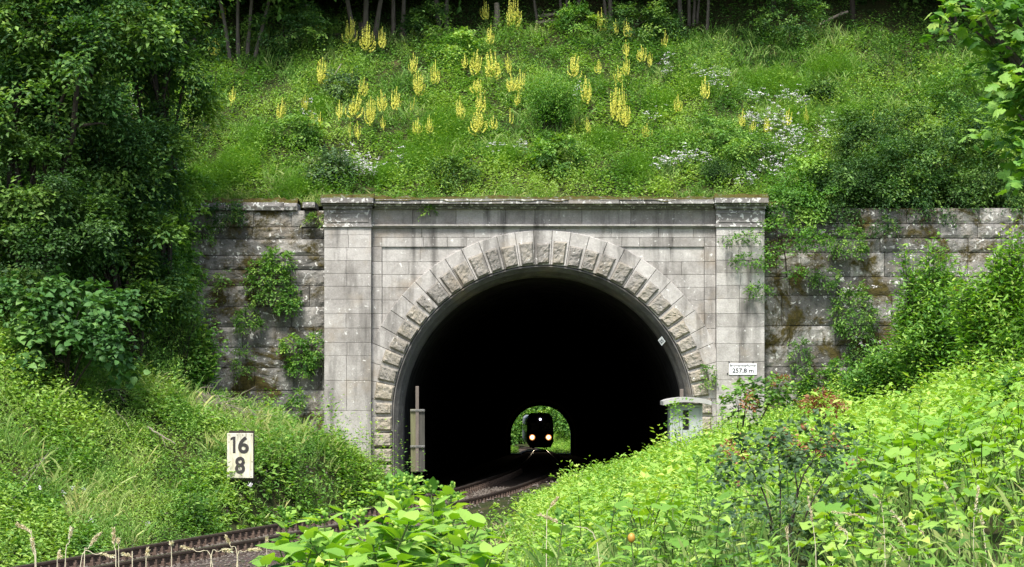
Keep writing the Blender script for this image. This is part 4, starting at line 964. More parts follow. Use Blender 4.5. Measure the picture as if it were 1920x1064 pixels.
# ------------------------------------------------------------------ white flowering plants
WF = [(655, 300, 22, 12, 46, 'left of two white flower drifts above the left end of the cornice'), (690, 314, 20, 9, 40, 'right of two white flower drifts above the left end of the cornice'), (578, 218, 13, 20, 12, 'sparse white flowers beside the leftmost yellow spikes'), (1310, 134, 8, 5, 9, 'small white flower head left of a loose trio on the upper right slope'),
      (1337, 140, 12, 8, 14, 'middle white flower head of a loose trio on the upper right slope'), (1361, 136, 6, 5, 8, 'small white flower head right of a loose trio on the upper right slope'), (1338, 158, 14, 6, 8, 'low white flowers under the loose trio on the right slope'), (1412, 221, 12, 9, 26, 'dense round white flower head beside two yellow spikes on the right'),
      (1412, 178, 16, 6, 12, 'flat white flower heads above the dense round one on the right slope'), (1476, 178, 16, 10, 16, 'upper white flower heads in the tall right-hand drift'), (1500, 187, 16, 8, 14, 'white flower heads at the right tip of the tall drift'), (1455, 222, 16, 22, 40, 'left column of white flowers in the tall right-hand drift'), (1490, 248, 20, 14, 24, 'white flowers on the right side of the tall drift'),
      (1432, 268, 22, 16, 30, 'white flowers at the lower left of the tall drift'), (1468, 275, 22, 22, 46, 'thick white flowers in the lower middle of the tall drift'), (1455, 312, 26, 12, 30, 'white flowers at the foot of the tall drift'), (1400, 333, 18, 9, 16, 'white flowers just above the right pilaster cap'), (1550, 235, 14, 20, 16, 'separate thin white flower plant right of the tall drift'),
      (1244, 303, 14, 9, 26, 'left clump of the white flowers left of the dark round bush'), (1282, 295, 15, 9, 26, 'middle clump of white flowers left of the dark round bush'), (1308, 292, 14, 7, 24, 'right clump of white flowers left of the dark round bush'), (1250, 118, 7, 18, 18, 'upright grey white plant below the lone small yellow spike'),
      (930, 274, 10, 6, 8, 'few white flowers over the bright horsetails'), (980, 272, 8, 8, 9, 'few white flowers beside the pale leafy shrub'), (750, 290, 12, 8, 8, 'few white flowers between the drifts and the horsetails'), (1225, 215, 14, 8, 8, 'white flowers right of the broad yellow spikes'), (1085, 170, 6, 8, 9, 'white flowers touching the tall yellow spike by the shrub'), (240, 200, 30, 25, 22, 'white blossoms in the dark hollow between the left trees')]
for x, y, rx, ry, n, lab in WF:
    b = on_ground(x, y + ry + 24, True) if x > 300 else np.array([wx(x, 70), 70., float(hill_z(wx(x, 70), 70))]); kk = b[1] / F; S = Acc(); Fl = Acc(); Lf = Acc()
    t = thing('white_flower_plant', lab if len(lab.split()) < 17 else lab, 'flower', b, 'white flowering plants on the hillside')
    for i in range(int(n * 1.6)):
        e = np.array([R_.normal(0, .8) * rx * kk, R_.normal(0, .3), wz(y, b[1]) - b[2] + R_.normal(0, .95) * ry * kk])
        if i % 3 == 0: tube(S, [(e[0] * .5, e[1] * .5, -.05), (e[0] * .8, e[1], e[2] * .5), tuple(e)], [.008, .006, .004], 4)
        m = 7; q = e + R_.normal(0, 1, (m, 3)) * [.035, .035, .012]
        leaves(Fl, 'rhomb', q, rdir(m, -.2, .4), np.array([0, -.35, 1.]) + .5 * rdir(m), R_.uniform(.03, .05, m), .037, R_.random(m))
    n3 = max(30, n * 3); q = np.stack([R_.normal(0, .5 * rx * kk, n3), R_.normal(0, .12, n3), R_.uniform(0, max(.1, wz(y, b[1]) - b[2]), n3)], 1)
    leaves(Lf, 'rhomb', q, rdir(n3, -.2, .7), np.array([0, 0, 1.]) + .5 * rdir(n3), .1, .045, R_.uniform(.3, .8, n3))
    put('stems', S.mesh('stems', M['stem']), t); put('blossoms', Fl.mesh('blossoms', M['whiteflower']), t); put('foliage', Lf.mesh('foliage', M['herb']), t)
# ------------------------------------------------------------------ hillside shrubs
def hill_shrub(x, y, rx, ry, n, L, mat, label, **kw):
    b = on_ground(x, y + ry, True); kk = b[1] / F
    kw.setdefault('kind', 'rhomb')
    return plant_px('shrub', label, 'shrub', b, [(b[0], b[1], wz(y, b[1]), rx * kk, rx * kk * .8, ry * kk)], n, L, mat, 'shrubs on the hillside', .02, 5, part=('stem', 'crown'), mode=kw.pop('mode', 'bough' if (y < 110 or mat in ('blue', 'deep', 'herb')) else 'herbs'), **kw)
hill_shrub(1035, 185, 68, 66, 560, .085, 'bush', 'large pale leafy shrub amid yellow mulleins above the arch crown', tvar=.2, mode='fan')
hill_shrub(1342, 322, 38, 26, 420, .06, 'deep', 'dark round dense shrub just above the right end of the cornice', mode='fan')
hill_shrub(1200, 175, 38, 48, 260, .10, 'bush', 'upright willowy shrub right of the yellow mulleins', wr=.25)
hill_shrub(1480, 40, 60, 45, 260, .08, 'tree', 'dark leafy shrub at the forest edge on the right')
hill_shrub(545, 55, 75, 45, 420, .09, 'tree', 'low spreading shrub under the forest edge between trunk clumps')
hill_shrub(800, 50, 45, 35, 220, .08, 'tree', 'small shrub beside the paired trunks at the forest edge')
hill_shrub(858, 90, 40, 32, 200, .09, 'bush', 'light green bush below the paired trunks at the forest edge')
hill_shrub(1075, 40, 30, 25, 160, .1, 'bush', 'bright low bush beside the fallen logs')
hill_shrub(1190, 45, 50, 35, 260, .08, 'tree', 'dark bush behind the topmost right mulleins')
hill_shrub(1250, 45, 26, 40, 150, .08, 'tree', 'small dark bush left of the thin bare trunks')
hill_shrub(640, 165, 26, 24, 150, .1, 'blue', 'bluish green shrub behind the middle mulleins on the left')
hill_shrub(1255, 265, 40, 36, 220, .09, 'bush', 'leafy shrub over the white flower clumps')
hill_shrub(1330, 255, 45, 40, 240, .085, 'herb', 'dark leafy shrub above the dark round one')
hill_shrub(1410, 285, 40, 40, 230, .08, 'herb', 'bushy plant behind the tall white flower drift')
hill_shrub(620, 320, 45, 30, 230, .1, 'blue', 'low bluish shrub left of the white flower drifts')
hill_shrub(850, 325, 40, 26, 220, .08, 'deep', 'low dark shrub above the middle of the cornice')
hill_shrub(1040, 300, 50, 32, 240, .11, 'herb', 'broad leaved clump below the large pale shrub')
hill_shrub(555, 245, 36, 30, 200, .09, 'herb', 'green clump under the leftmost yellow mulleins')
hill_shrub(1660, 110, 80, 40, 320, .09, 'tree', 'spreading low shrub before the dark wood at the right')
hill_shrub(1540, 175, 18, 24, 80, .09, 'deep', 'small dark shrub alone on the right meadow')
hill_shrub(1820, 180, 70, 50, 300, .09, 'herb', 'pale shrub on the meadow near the big maple leaves')
hill_shrub(420, 130, 50, 50, 300, .09, 'tree', 'shrub around the foot of the left trunk clump')
hill_shrub(380, 215, 45, 55, 320, .09, 'tree', 'dark shrub joining the left trees to the hillside')
# dark shrubs spilling over the right retaining wall
for i, (x, y, rx, ry, d, n, lab) in enumerate([(1510, 345, 60, 60, 69.0, 560, 'leafy shrub spilling over the wall next to the right pilaster'), (1600, 338, 75, 75, 69.1, 760, 'dark shrub on the right wall, second from the pilaster'),
        (1700, 325, 80, 85, 69.3, 860, 'dark shrub on the right wall, third from the pilaster'), (1800, 322, 85, 90, 69.4, 860, 'dark shrub on the right wall, fourth from the pilaster'), (1895, 325, 70, 100, 69.3, 760, 'dark shrub on the right wall, farthest from the pilaster'), (1640, 245, 80, 50, 70.6, 420, 'lighter shrub behind the dark ones on the right wall'), (1770, 235, 90, 50, 70.8, 460, 'lighter spreading shrub under the right-hand wood')]):
    k = d / F; b = (wx(x, d), d + .5, float(hill_z(wx(x, d), 70)) - .1)
    bl = [(wx(x, d), d, wz(y, d), rx * k, .9, ry * k * .8), (wx(x - rx * .4, d), d - .4, wz(y + ry * .5, d), rx * k * .6, .5, ry * k * .55), (wx(x + rx * .45, d), d - .4, wz(y + ry * .45, d), rx * k * .55, .5, ry * k * .5)]
    plant_px('overhanging_shrub', lab, 'shrub', b, bl, n, .085, ['tree', 'deep'][i % 2] if i else 'bush', 'shrubs on top of the right wall', .03, 8, part=('stem', 'crown'), slen=.45, droop=.45, bough=14)

# ------------------------------------------------------------------ forest along the top of the slope
def trunk_pts(x, y, lean, h=9, d=None):
    b = on_ground(x, y, True); return b, [b + np.array([0, 0, -.2]), b + np.array([lean * 1.2, .1, 1.2]), b + np.array([lean * 3.2 + R_.normal(0, .1), .2, 3.5]), b + np.array([lean * 5, .3, h])]
A = Acc(); fb = [(0, 0, 5.2, 2.6, 2.6, 2.1), (1.3, -.6, 4.4, 1.8, 1.8, 1.4), (-1.2, -.4, 4.6, 1.8, 1.7, 1.5), (0, -1.0, 6.4, 2.2, 2.2, 1.8)]
crown(A, fb, 1050, .24, 16, slen=.9, wr=.62, droop=.3); crown_me = A.mesh('crown', M['deep'])
TR = [('clump of grey trunks rising together at the left forest edge', [(432, 110, 6, -.12), (447, 112, 6, -.02), (462, 112, 6, .06), (474, 112, 6, .2)]),
      ('leaning pair of trunks behind the upper left mulleins', [(668, 78, 8, -.16), (684, 80, 9, .02), (700, 80, 8, .12)]),
      ('twin straight trunks beside a stump at the forest edge', [(738, 72, 7, -.01), (753, 74, 7, .04)]),
      ('pair of grey trunks between the mulleins and the stump', [(826, 62, 8, -.09), (836, 64, 7, .02)]),
      ('thin leaning tree left of the fallen logs', [(1008, 40, 4, -.1)]), ('thin bare twin stems behind the fallen logs', [(1055, 40, 4, -.08), (1062, 42, 4, .0)]),
      ('single trunk between the logs and the upper mulleins', [(1087, 30, 6, -.04)]), ('two trunks behind the upper right mulleins', [(1140, 50, 5, -.1), (1146, 52, 7, -.02)]),
      ('cluster of pale thin trunks at the meadow top', [(1279, 58, 7, -.05), (1292, 50, 5, .0), (1300, 48, 4, .05), (1306, 46, 4, .08)]), ('lone slim trunk right of the pale thin trunks', [(1325, 70, 5, .04)]),
      ('dark trunk in the right-hand wood', [(1780, 88, 9, -.02), (1790, 90, 5, .03)]), ('slender sapling trunk left of the low spreading shrub', [(574, 72, 3, -.01)]),
      ('dark trunk deep in the wood at the far left', [(300, 60, 11, .0)]), ('dark trunk near the right edge of the wood', [(1880, 70, 10, .04)]), ('dark trunk above the meadow shrub on the right', [(1600, 35, 8, -.03)]), ('dark trunk at the wood above the right meadow', [(1450, 20, 8, .02)])]
for lab, st in TR:
    b0 = on_ground(st[0][0], st[0][1], True); t = thing('forest_tree', lab, 'tree', b0, 'trees along the forest edge'); A = Acc()
    for x, y, w, lean in st:
        b, p = trunk_pts(x, y, lean * 1.4); p = [q - b0 for q in p]; kk = b[1] / F
        tube(A, curve(p, 14), np.array([1.5, 1.05, .9, .6]) * w * .5 * kk, 8, .5, False)
    put('trunk', A.mesh('trunk', M['darkbark'] if 'dark' in lab else M['bark']), t)
    c = put('crown', crown_me, t, (R_.uniform(-.4, .4), R_.uniform(-.2, .8), R_.uniform(-1.0, -.4)), R_.uniform(0, 6.28))
# further trees behind them that close the wood
for i in range(26):
    X = -17 + 36 * (i % 13) / 12 + R_.uniform(-.8, .8); d = [84.5, 89][i // 13] + R_.uniform(-1, 1); z = float(hill_z(X, d))
    t = thing('forest_tree', 'dark tree deep in the shaded wood behind the forest edge', 'tree', (X, d, z), 'trees deep in the wood'); A = Acc()
    tube(A, curve([(0, 0, -.3), (.1, 0, 2), (.1, .1, 7)], 8), [.16, .1], 7); put('trunk', A.mesh('trunk', M['darkbark']), t)
    put('crown', crown_me, t, (0, 0, [-2.6, -2.0][i // 13]), R_.uniform(0, 6.28), R_.uniform(1.05, 1.35))
# fallen logs, snag, stumps
def log_px(name, lab, cat, p0, p1, r, mat, hill=True):
    a = on_ground(*p0, hill); b = W(p1[0], p1[1], a[1] + R_.uniform(-.1, .2)); t = thing(name, lab, cat, a); A = Acc()
    c = curve([np.zeros(3), (b - a) * .5 + [0, 0, .03], b - a], 8); tube(A, c, [r, r * .9], 7); n = 3
    put('log', A.mesh('log', M[mat]), t)
    A = Acc()
    for q in c[[2, 5]]: tube(A, [q, q + np.array([.05, -.1, r * 2.2])], [r * .4, r * .2], 5)
    put('branch_stub', A.mesh('branch_stub', M[mat]), t)
log_px('fallen_log', 'upper of two pale fallen logs lying at the forest edge', 'log', (1003, 33), (1052, 28), .07, 'deadwood')
log_px('fallen_log', 'lower of two pale fallen logs lying at the forest edge', 'log', (1003, 45), (1056, 41), .06, 'deadwood')
log_px('fallen_log', 'brown fallen log in shade left of the upper mulleins', 'log', (485, 76), (640, 68), .12, 'darkbark')
log_px('fallen_log', 'dark log lying in the hollow beside the left trees', 'log', (340, 90), (400, 68), .14, 'darkbark')
log_px('fallen_branch', 'pale stick lying on the grass below the paired trunks', 'branch', (845, 120), (820, 92), .022, 'deadwood')
log_px('fallen_branch', 'bleached branch on the upper right meadow by the wood', 'branch', (1535, 48), (1590, 22), .05, 'deadwood')
log_px('fallen_branch', 'dry bent branch among the left mulleins', 'branch', (610, 175), (640, 120), .022, 'deadwood')
def stump(lab, x, y, w, h):
    b = on_ground(x, y, True); kk = b[1] / F; t = thing('tree_stump', lab, 'stump', b); A = Acc(); n = 7
    p = [(0, 0, -.1), (.02, 0, h * kk * .5), (.0, 0, h * kk)]; tube(A, curve(p, 7), np.array([1.25, .95, .8]) * w * .5 * kk, 9, .5); put('wood', A.mesh('wood', M['deadwood'] if h > 30 else M['bark']), t)
    A = Acc()
    for a in (0.4, 2.2, 4.1): tube(A, [(0, 0, .05), (math.cos(a) * w * kk, math.sin(a) * w * kk, -.05)], [w * .3 * kk, w * .1 * kk], 6)
    put('root', A.mesh('root', M['bark']), t)
stump('tall broken pale snag between two topmost mulleins', 931, 50, 12, 44)
stump('short grey stump below the twin straight trunks', 755, 74, 14, 22)
stump('short grey stump behind the upper left mulleins', 678, 70, 16, 26)

# ------------------------------------------------------------------ trees and bushes at the left
def left_tree(name, label, cat, base, blobs, n, L, mat, group=None, **kw):
    d = base[1]; b = np.array([wx(base[0], d), d, 0.]); b[2] = float(ground_z(b[0], d)) if d < 68.4 else float(hill_z(b[0], d))
    return plant_px(name, label, cat, b, [pxblob(*q) for q in blobs], n, L, mat, group, **kw)
G1 = 'broad-leaved trees on the left bank'
left_tree('leafy_tree', 'tall tree at the top left corner, its leafy limbs reaching right', 'tree', (40, 63), [(60, 60, 63, 130, 110, 1.6), (190, 40, 62.5, 100, 75, 1.3), (30, 200, 62.5, 110, 90, 1.5), (130, 155, 62, 90, 60, 1.2), (60, -60, 63, 150, 80, 1.8), (165, 90, 61.5, 60, 40, .8)], 2100, .15, 'tree', G1, bough=20, stem_r=.16, nl=14, slen=.7, tvar=.26)
left_tree('leafy_tree', 'tree with pale twigs hanging beside the dark forest hollow', 'tree', (310, 66), [(300, 60, 66, 75, 75, 1.1), (332, 20, 66, 40, 56, .9), (255, 40, 66, 70, 60, 1.), (320, 140, 65.8, 55, 60, .9), (290, -50, 66, 100, 60, 1.3), (330, 215, 66.5, 55, 55, .9)], 1350, .125, 'tree', G1, bough=20, stem_r=.09, nl=10, slen=.6, tvar=.22)
left_tree('leafy_tree', 'bushy tree spreading in front of the left wall top', 'tree', (210, 64), [(200, 270, 64, 110, 80, 1.3), (110, 240, 63.5, 90, 70, 1.2), (280, 310, 64.5, 75, 70, 1.), (200, 360, 64, 90, 60, 1.), (285, 385, 66, 40, 40, .6)], 1650, .12, 'tree', G1, bough=20, stem_r=.1, nl=12, slen=.6, tvar=.27)
left_tree('leafy_tree', 'deep dark tree at the left picture edge behind the round-leaved bush', 'tree', (50, 62), [(40, 360, 62, 110, 90, 1.2), (120, 430, 62, 90, 80, 1.), (30, 480, 61.5, 80, 80, 1.)], 1250, .12, 'deep', G1, bough=20, stem_r=.09, nl=10, slen=.6, tvar=.2)
left_tree('leafy_tree', 'dense tree behind the others at the far left', 'tree', (-60, 67), [(-40, 150, 67, 160, 200, 1.6), (60, 280, 68, 160, 120, 1.2), (-80, 420, 66, 120, 160, 1.5), (120, 60, 68.8, 90, 140, 1.)], 1500, .17, 'deep', G1, bough=20, stem_r=.15, nl=6, slen=.8)
left_tree('climbing_shrub', 'tall climbing shrub hanging down the left wall', 'shrub', (345, 67.4), [(322, 330, 67.6, 54, 56, .6), (300, 420, 67.6, 40, 56, .5), (318, 500, 67.5, 36, 52, .5), (305, 570, 67.4, 44, 46, .5), (270, 350, 67.2, 70, 60, .6), (255, 450, 67.4, 50, 60, .5), (290, 520, 66.6, 60, 50, .6), (285, 480, 66.6, 46, 56, .6), (240, 540, 66.2, 60, 50, .7), (200, 450, 66.0, 60, 60, .6), (170, 520, 65.5, 60, 60, .6)], 2500, .115, 'bush', None, bough=14, stem_r=.04, nl=14, slen=.45, front=True, tvar=.26, part=('stem', 'crown'))
left_tree('leafy_tree', 'mid-sized leafy tree between the tall trees and the round-leaved bush', 'tree', (260, 64.5), [(265, 455, 64.5, 62, 50, .8), (215, 505, 64.2, 60, 50, .8), (300, 530, 64.8, 50, 46, .7), (255, 400, 64.6, 50, 40, .7), (170, 440, 63.6, 60, 50, .8), (225, 570, 64, 60, 44, .7)], 1150, .12, 'tree', G1, bough=18, stem_r=.06, nl=5, slen=.5, tvar=.24)
left_tree('shrub', 'bright yellow-green young maple at the foot of the left wall', 'shrub', (365, 66), [(365, 630, 65.8, 45, 50, .6), (350, 690, 65.6, 50, 45, .6), (385, 665, 65.7, 32, 40, .5)], 240, .12, 'bush', None, mode='fan', stem_r=.03, nl=8, slen=.4, kind='maple', wr=1.0, part=('stem', 'crown'))
left_tree('shrub', 'elder bush with divided leaves before the left wall', 'shrub', (290, 65), [(280, 610, 65, 70, 60, .7), (350, 580, 65.5, 50, 40, .6), (240, 680, 64.5, 60, 60, .7), (300, 700, 64.5, 70, 50, .7)], 520, .13, 'herb', None, mode='fan', stem_r=.03, nl=10, slen=.45, wr=.35, part=('stem', 'crown'))
left_tree('hazel_bush', 'round-leaved hazel bush on the left bank', 'shrub', (125, 60.5), [(125, 605, 60.5, 82, 64, 1.), (70, 560, 60.3, 55, 40, .7), (185, 590, 60.3, 52, 55, .7), (150, 550, 60.6, 60, 40, .7), (120, 665, 60, 80, 40, .8), (200, 640, 60.1, 40, 50, .6)], 560, .17, 'hazel', None, stem_r=.035, nl=10, lpv=8, kind='ovate', wr=.85, slen=.6, flat=.5, shell=.45, bough=12, part=('stem', 'crown'))
# tufts on the left wall
def wall_plant(x, y, rx, ry, n, L, mat, label, kind='rhomb', wr=.5, d=68.25, flowers=0, group='plants rooted in the wall joints', droop=.5):
    b = np.array([wx(x, d), d + .12, wz(y + ry * .4, d)]); k = d / F
    t = plant_px('wall_plant', label, 'plant', b, [(wx(x, d), d - .08, wz(y, d), rx * k, .28, ry * k)], n, L, mat, group, .012, 4, part=('stem', 'foliage'), slen=.2, kind=kind, wr=wr, front=True, lpv=12, droop=droop, tvar=.25)
    if flowers:
        A = Acc(); q = np.stack([R_.normal(0, rx * k * .5, flowers), -.3 + R_.normal(0, .05, flowers), wz(y - ry * .4, d) - b[2] + R_.normal(0, ry * k * .35, flowers)], 1)
        for c in q:
            m = 14; leaves(A, 'rhomb', c + R_.normal(0, 1, (m, 3)) * [.05, .03, .02], rdir(m, -.2, .3), np.array([0, -.4, 1.]) + .4 * rdir(m), .05, .04, R_.random(m))
        put('blossoms', A.mesh('blossoms', M['whiteflower']), t)
WP = [(505, 530, 42, 48, 130, .1, 'herb', 'largest leafy plant growing in the left wall'), (520, 490, 25, 24, 60, .09, 'bush', 'bright tuft above the largest plant of the left wall'), (540, 565, 18, 28, 50, .1, 'bush', 'upright sprig right of the largest plant of the left wall'), (465, 600, 20, 20, 55, .09, 'herb', 'small dark tuft low left of the largest wall plant'),
      (550, 645, 22, 14, 40, .1, 'bush', 'small tuft near the pilaster on the left wall, upper'), (565, 685, 22, 18, 50, .1, 'bush', 'small tuft near the pilaster on the left wall, lower'), (592, 655, 12, 30, 45, .1, 'bush', 'narrow plant in the corner of wall and left pilaster'), (425, 400, 34, 18, 90, .08, 'tree', 'plant hanging below the coping of the left wall'), (597, 410, 16, 8, 25, .08, 'grass', 'yellowish sprig in the gap beside the left pilaster top'),
      (420, 525, 10, 14, 16, .1, 'grass', 'pale grassy tuft on the left wall'), (455, 680, 14, 30, 35, .08, 'herb', 'thin hanging plant on the lower left wall'), (557, 745, 12, 14, 24, .1, 'bush', 'tuft low on the left wall beside the grey block'), (380, 440, 20, 14, 40, .08, 'bush', 'leafy tuft on the left wall beside the climbing shrub'),
      (806, 397, 9, 8, 14, .08, 'bush', 'tiny green sprig under the cornice'), (1328, 705, 8, 22, 26, .08, 'bush', 'narrow sprig in the corner of the right pilaster'),
      (1590, 455, 34, 30, 110, .08, 'herb', 'dark shrub on the right wall under the coping'), (1600, 590, 40, 55, 190, .085, 'herb', 'white-flowered plant on the mossy right wall'), (1500, 670, 16, 34, 60, .08, 'herb', 'narrow plant in the joint of the right wall'), (1545, 520, 26, 16, 55, .08, 'herb', 'low tuft between moss patches on the right wall'),
      (1540, 725, 44, 26, 90, .12, 'bush', 'leafy plant at the foot of the right wall'), (1620, 650, 26, 26, 70, .08, 'deep', 'dark hanging plant below the white-flowered one'), (1460, 400, 26, 14, 50, .09, 'tree', 'leaves hanging in the dark gap beside the right pilaster'), (1660, 425, 22, 16, 40, .08, 'tree', 'small hanging sprig on the right wall coping'), (1580, 690, 30, 20, 60, .1, 'bush', 'light green plant low on the right wall')]
for w in WP:
    d_ = 67.95 if w[0] in (806, 1328) else 68.25
    wall_plant(*w, d=d_, flowers=9 if 'white-flowered' in w[7] else 0)
# sapling sprouting by the right pilaster
d = 67.5; t = thing('maple_sapling', 'thin sapling with flat leafy sprays beside the right pilaster', 'sapling', W(1475, 520, 68.3)); A = Acc(); S = Acc(); o = np.array(t.location)
st = [W(1475, 520, 68.3), W(1472, 480, 68.1), W(1460, 440, 67.9), W(1440, 420, 67.7)]; tube(S, curve(st, 12) - o, np.linspace(.022, .008, 12), 5)
for x, y, rx, ry, n in ((1400, 444, 20, 7, 26), (1372, 446, 14, 5, 14), (1450, 420, 26, 9, 34), (1395, 490, 24, 10, 40), (1440, 492, 18, 9, 28), (1422, 545, 20, 13, 46), (1520, 448, 40, 14, 70), (1500, 430, 24, 10, 34), (1445, 470, 10, 16, 24), (1495, 512, 16, 8, 24), (1480, 465, 14, 8, 18), (1530, 462, 24, 10, 30)):
    c = W(x, y, d) - o; j = np.array(curve(st, 12)[np.argmin(np.abs(np.array([wz(y, d)]) - curve(st, 12)[:, 2] + .15))]) - o
    tube(S, curve([j, (j + c) / 2 + [0, 0, .05], c], 6), np.linspace(.009, .004, 6), 4)
    crown(A, [(c[0], c[1], c[2], rx * K, .22, ry * K)], n, .085, 7, 'rhomb', .2, .55, .1, .2, .2, .25)
put('stem', S.mesh('stem', M['darkbark']), t); put('foliage', A.mesh('foliage', M['bush']), t)
# ------------------------------------------------------------------ left bank cover
def bank_filter(P, umin, umax=99, left=True):
    u = ucross(P[:, 0], P[:, 1]); u = -u if left else u
    return P[(u > umin) & (u < umax)]
P = sample_land(30000, -20, 1, 38, 68, False); P = bank_filter(P, 2.0)
u = -ucross(P[:, 0], P[:, 1]); v = n2(P[:, 0] * 1.3, P[:, 1] * .9, 71); w = n2(P[:, 0] * .55, P[:, 1] * .45, 72)
sg = (np.abs(topx(P)[0] - 450) < 34) & (P[:, 1] < 58.9) & (P[:, 1] > 54.5)
tb = np.clip(.36 + .9 * (v - .1) + R_.normal(0, .1, len(P)), 0, 1); br = (np.abs(topx(P)[0] - 425) < 85) & (np.abs(topx(P)[1] - 770 - (topx(P)[0] - 425) * .4) < 40)
H = R_.uniform(.2, .95, len(P)) * (.4 + 1.1 * v) * np.where(sg, .5, 1) * np.where(br, .3, 1) * np.interp(u, [2, 3, 5], [.4, .7, 1.1])
A = Acc(); m = w < .5
herb_field(A, P[m], H[m], 16, R_.uniform(.09, .21, m.sum()), 'rhomb', .55, tb[m], .24, spread=.4); herb_field(A, P[~m], H[~m], 13, .13, 'rhomb', .28, tb[~m], up=1., spread=.4)
tag(put('undergrowth', A.mesh('undergrowth', M['herb'])), 'leafy green undergrowth on the left bank', kind='stuff')
P = sample_land(8800, -20, 1, 40, 68, False); P = bank_filter(P, 1.9); P = P[n2(P[:, 0] * .6, P[:, 1] * .5, 74) > .36]
u = -ucross(P[:, 0], P[:, 1])
A = Acc(); grass_field(A, P, R_.uniform(.25, .7, len(P)) * np.interp(u, [2, 4], [.5, 1]), 10, .014, .16, np.clip(.27 + .75 * n2(P[:, 0], P[:, 1], 76) + R_.normal(0, .12, len(P)), 0, 1))
tag(put('grass', A.mesh('grass', M['grass'])), 'grass tufts on the left bank beside the track', kind='stuff')
# low shrubs on the left bank
G2 = 'leafy clumps on the left bank'
for i, (x, y, rx, ry, d, n, L, mat, kind, wr, lab) in enumerate([
    (560, 835, 70, 44, 61, 630, 0.111, 'bush', 'rhomb', .6, 'leafy clump between the distance board and the track'), (650, 822, 60, 40, 64.5, 570, 0.111, 'bright', 'rhomb', .55, 'leafy clump at the foot of the left pilaster'), (715, 835, 50, 48, 65.5, 450, 0.102, 'bright', 'rhomb', .55, 'leafy clump before the lowest left arch stones'),
    (350, 900, 50, 22, 57, 300, 0.111, 'herb', 'rhomb', .6, 'low clump left of the distance board'), (250, 830, 80, 34, 60, 540, 0.102, 'bright', 'rhomb', .3, 'bright green mound left of the dry sticks'),
    (150, 760, 80, 42, 61, 570, 0.093, 'bright', 'rhomb', .3, 'soft green mound under the round-leaved bush'), (40, 720, 70, 51, 61.5, 570, 0.085, 'bright', 'rhomb', .26, 'soft green mound at the left picture edge'),
    (430, 760, 50, 28, 64.5, 390, 0.102, 'herb', 'rhomb', .5, 'dark leafy clump around the brush heap'), (500, 745, 36, 22, 66, 300, 0.093, 'bright', 'rhomb', .5, 'bright clump against the mossy left wall'), (765, 868, 36, 30, 66.2, 300, 0.09, 'bush', 'rhomb', .5, 'small clump in front of the timber post at the left tunnel jamb')]):
    k = d / F; X = wx(x, d); b = (X, d, float(ground_z(X, d)))
    plant_px('leafy_clump', lab, 'plant', b, [(X, d, max(wz(y, d), b[2] + ry * k * .3), rx * k, rx * k * .7, ry * k)], n, L, mat, G2, .012, 4, part=('stem', 'foliage'), kind=kind, wr=wr, mode='herbs', tvar=.26, stemmat='stem')
# dead sticks
def stick(name, lab, cat, pts, r, mat, d=60, group=None):
    q = []
    for x, y, dd in pts: q.append(W(x, y, dd))
    q = np.array(q); t = thing(name, lab, cat, q[-1], group); A = Acc(); c = curve(q, 14) + R_.normal(0, .008, (14, 3)); tube(A, c - q[-1], np.linspace(r, r * .35, 14), 5); put('branch', A.mesh('branch', M[mat]), t)
    A = Acc()
    for i in R_.choice(np.arange(3, 12), 3, replace=False):
        s = c[i] - q[-1]; e = s + (c[min(i + 2, 13)] - c[i]) * 1.3 + R_.normal(0, .12, 3); tube(A, [s, (s + e) / 2 + R_.normal(0, .02, 3), e], [r * .4, r * .15], 4)
    put('twig', A.mesh('twig', M[mat]), t)
def gd(x, y): return on_ground(x, y)[1] - .85
for lab, pts, r in [('long arched dead branch behind the distance board', [(350, 733), (414, 760), (451, 792), (515, 848)], .018), ('shorter arched dead branch in the brush heap', [(368, 773), (400, 782), (425, 797)], .018), ('thick pale stick lying on the left bank', [(276, 801), (302, 816), (329, 833)], .03),
                    ('thin pale stick left of the thick one', [(218, 771), (232, 786), (241, 801)], .02), ('bent twig under the round-leaved bush', [(186, 737), (210, 730), (236, 734)], .016), ('upright dead twig by the bent one', [(216, 722), (224, 738), (233, 756)], .013), ('long straw-coloured stem at the far left', [(112, 838), (60, 880), (20, 925)], .012), ('second straw-coloured stem at the far left', [(90, 850), (50, 905), (12, 950)], .010)]:
    stick('dead_branch', lab, 'branch', [(x, y, gd(x, y)) for x, y in pts], r, 'deadwood')
b = on_ground(415, 772) + [0, -.3, .15]; t = thing('brush_heap', 'grey heap of dead twigs above the distance board', 'brush heap', b); A = Acc()
for i in range(90):
    x, y = R_.uniform(365, 470), 0; y = 735 + (x - 365) * .42 + R_.uniform(-14, 34); dd = b[1] - R_.uniform(.05, .8)
    p = W(x, y, dd); a = R_.normal(.6, .5); L = R_.uniform(.3, .9); e = p + np.array([math.cos(a) * L, R_.normal(0, .1), -math.sin(a) * L]); m = (p + e) / 2 + R_.normal(0, .06, 3)
    tube(A, curve([p, m, e], 6) - b, [R_.uniform(.006, .014), .004], 4)
put('twigs', A.mesh('twigs', M['deadwood']), t)
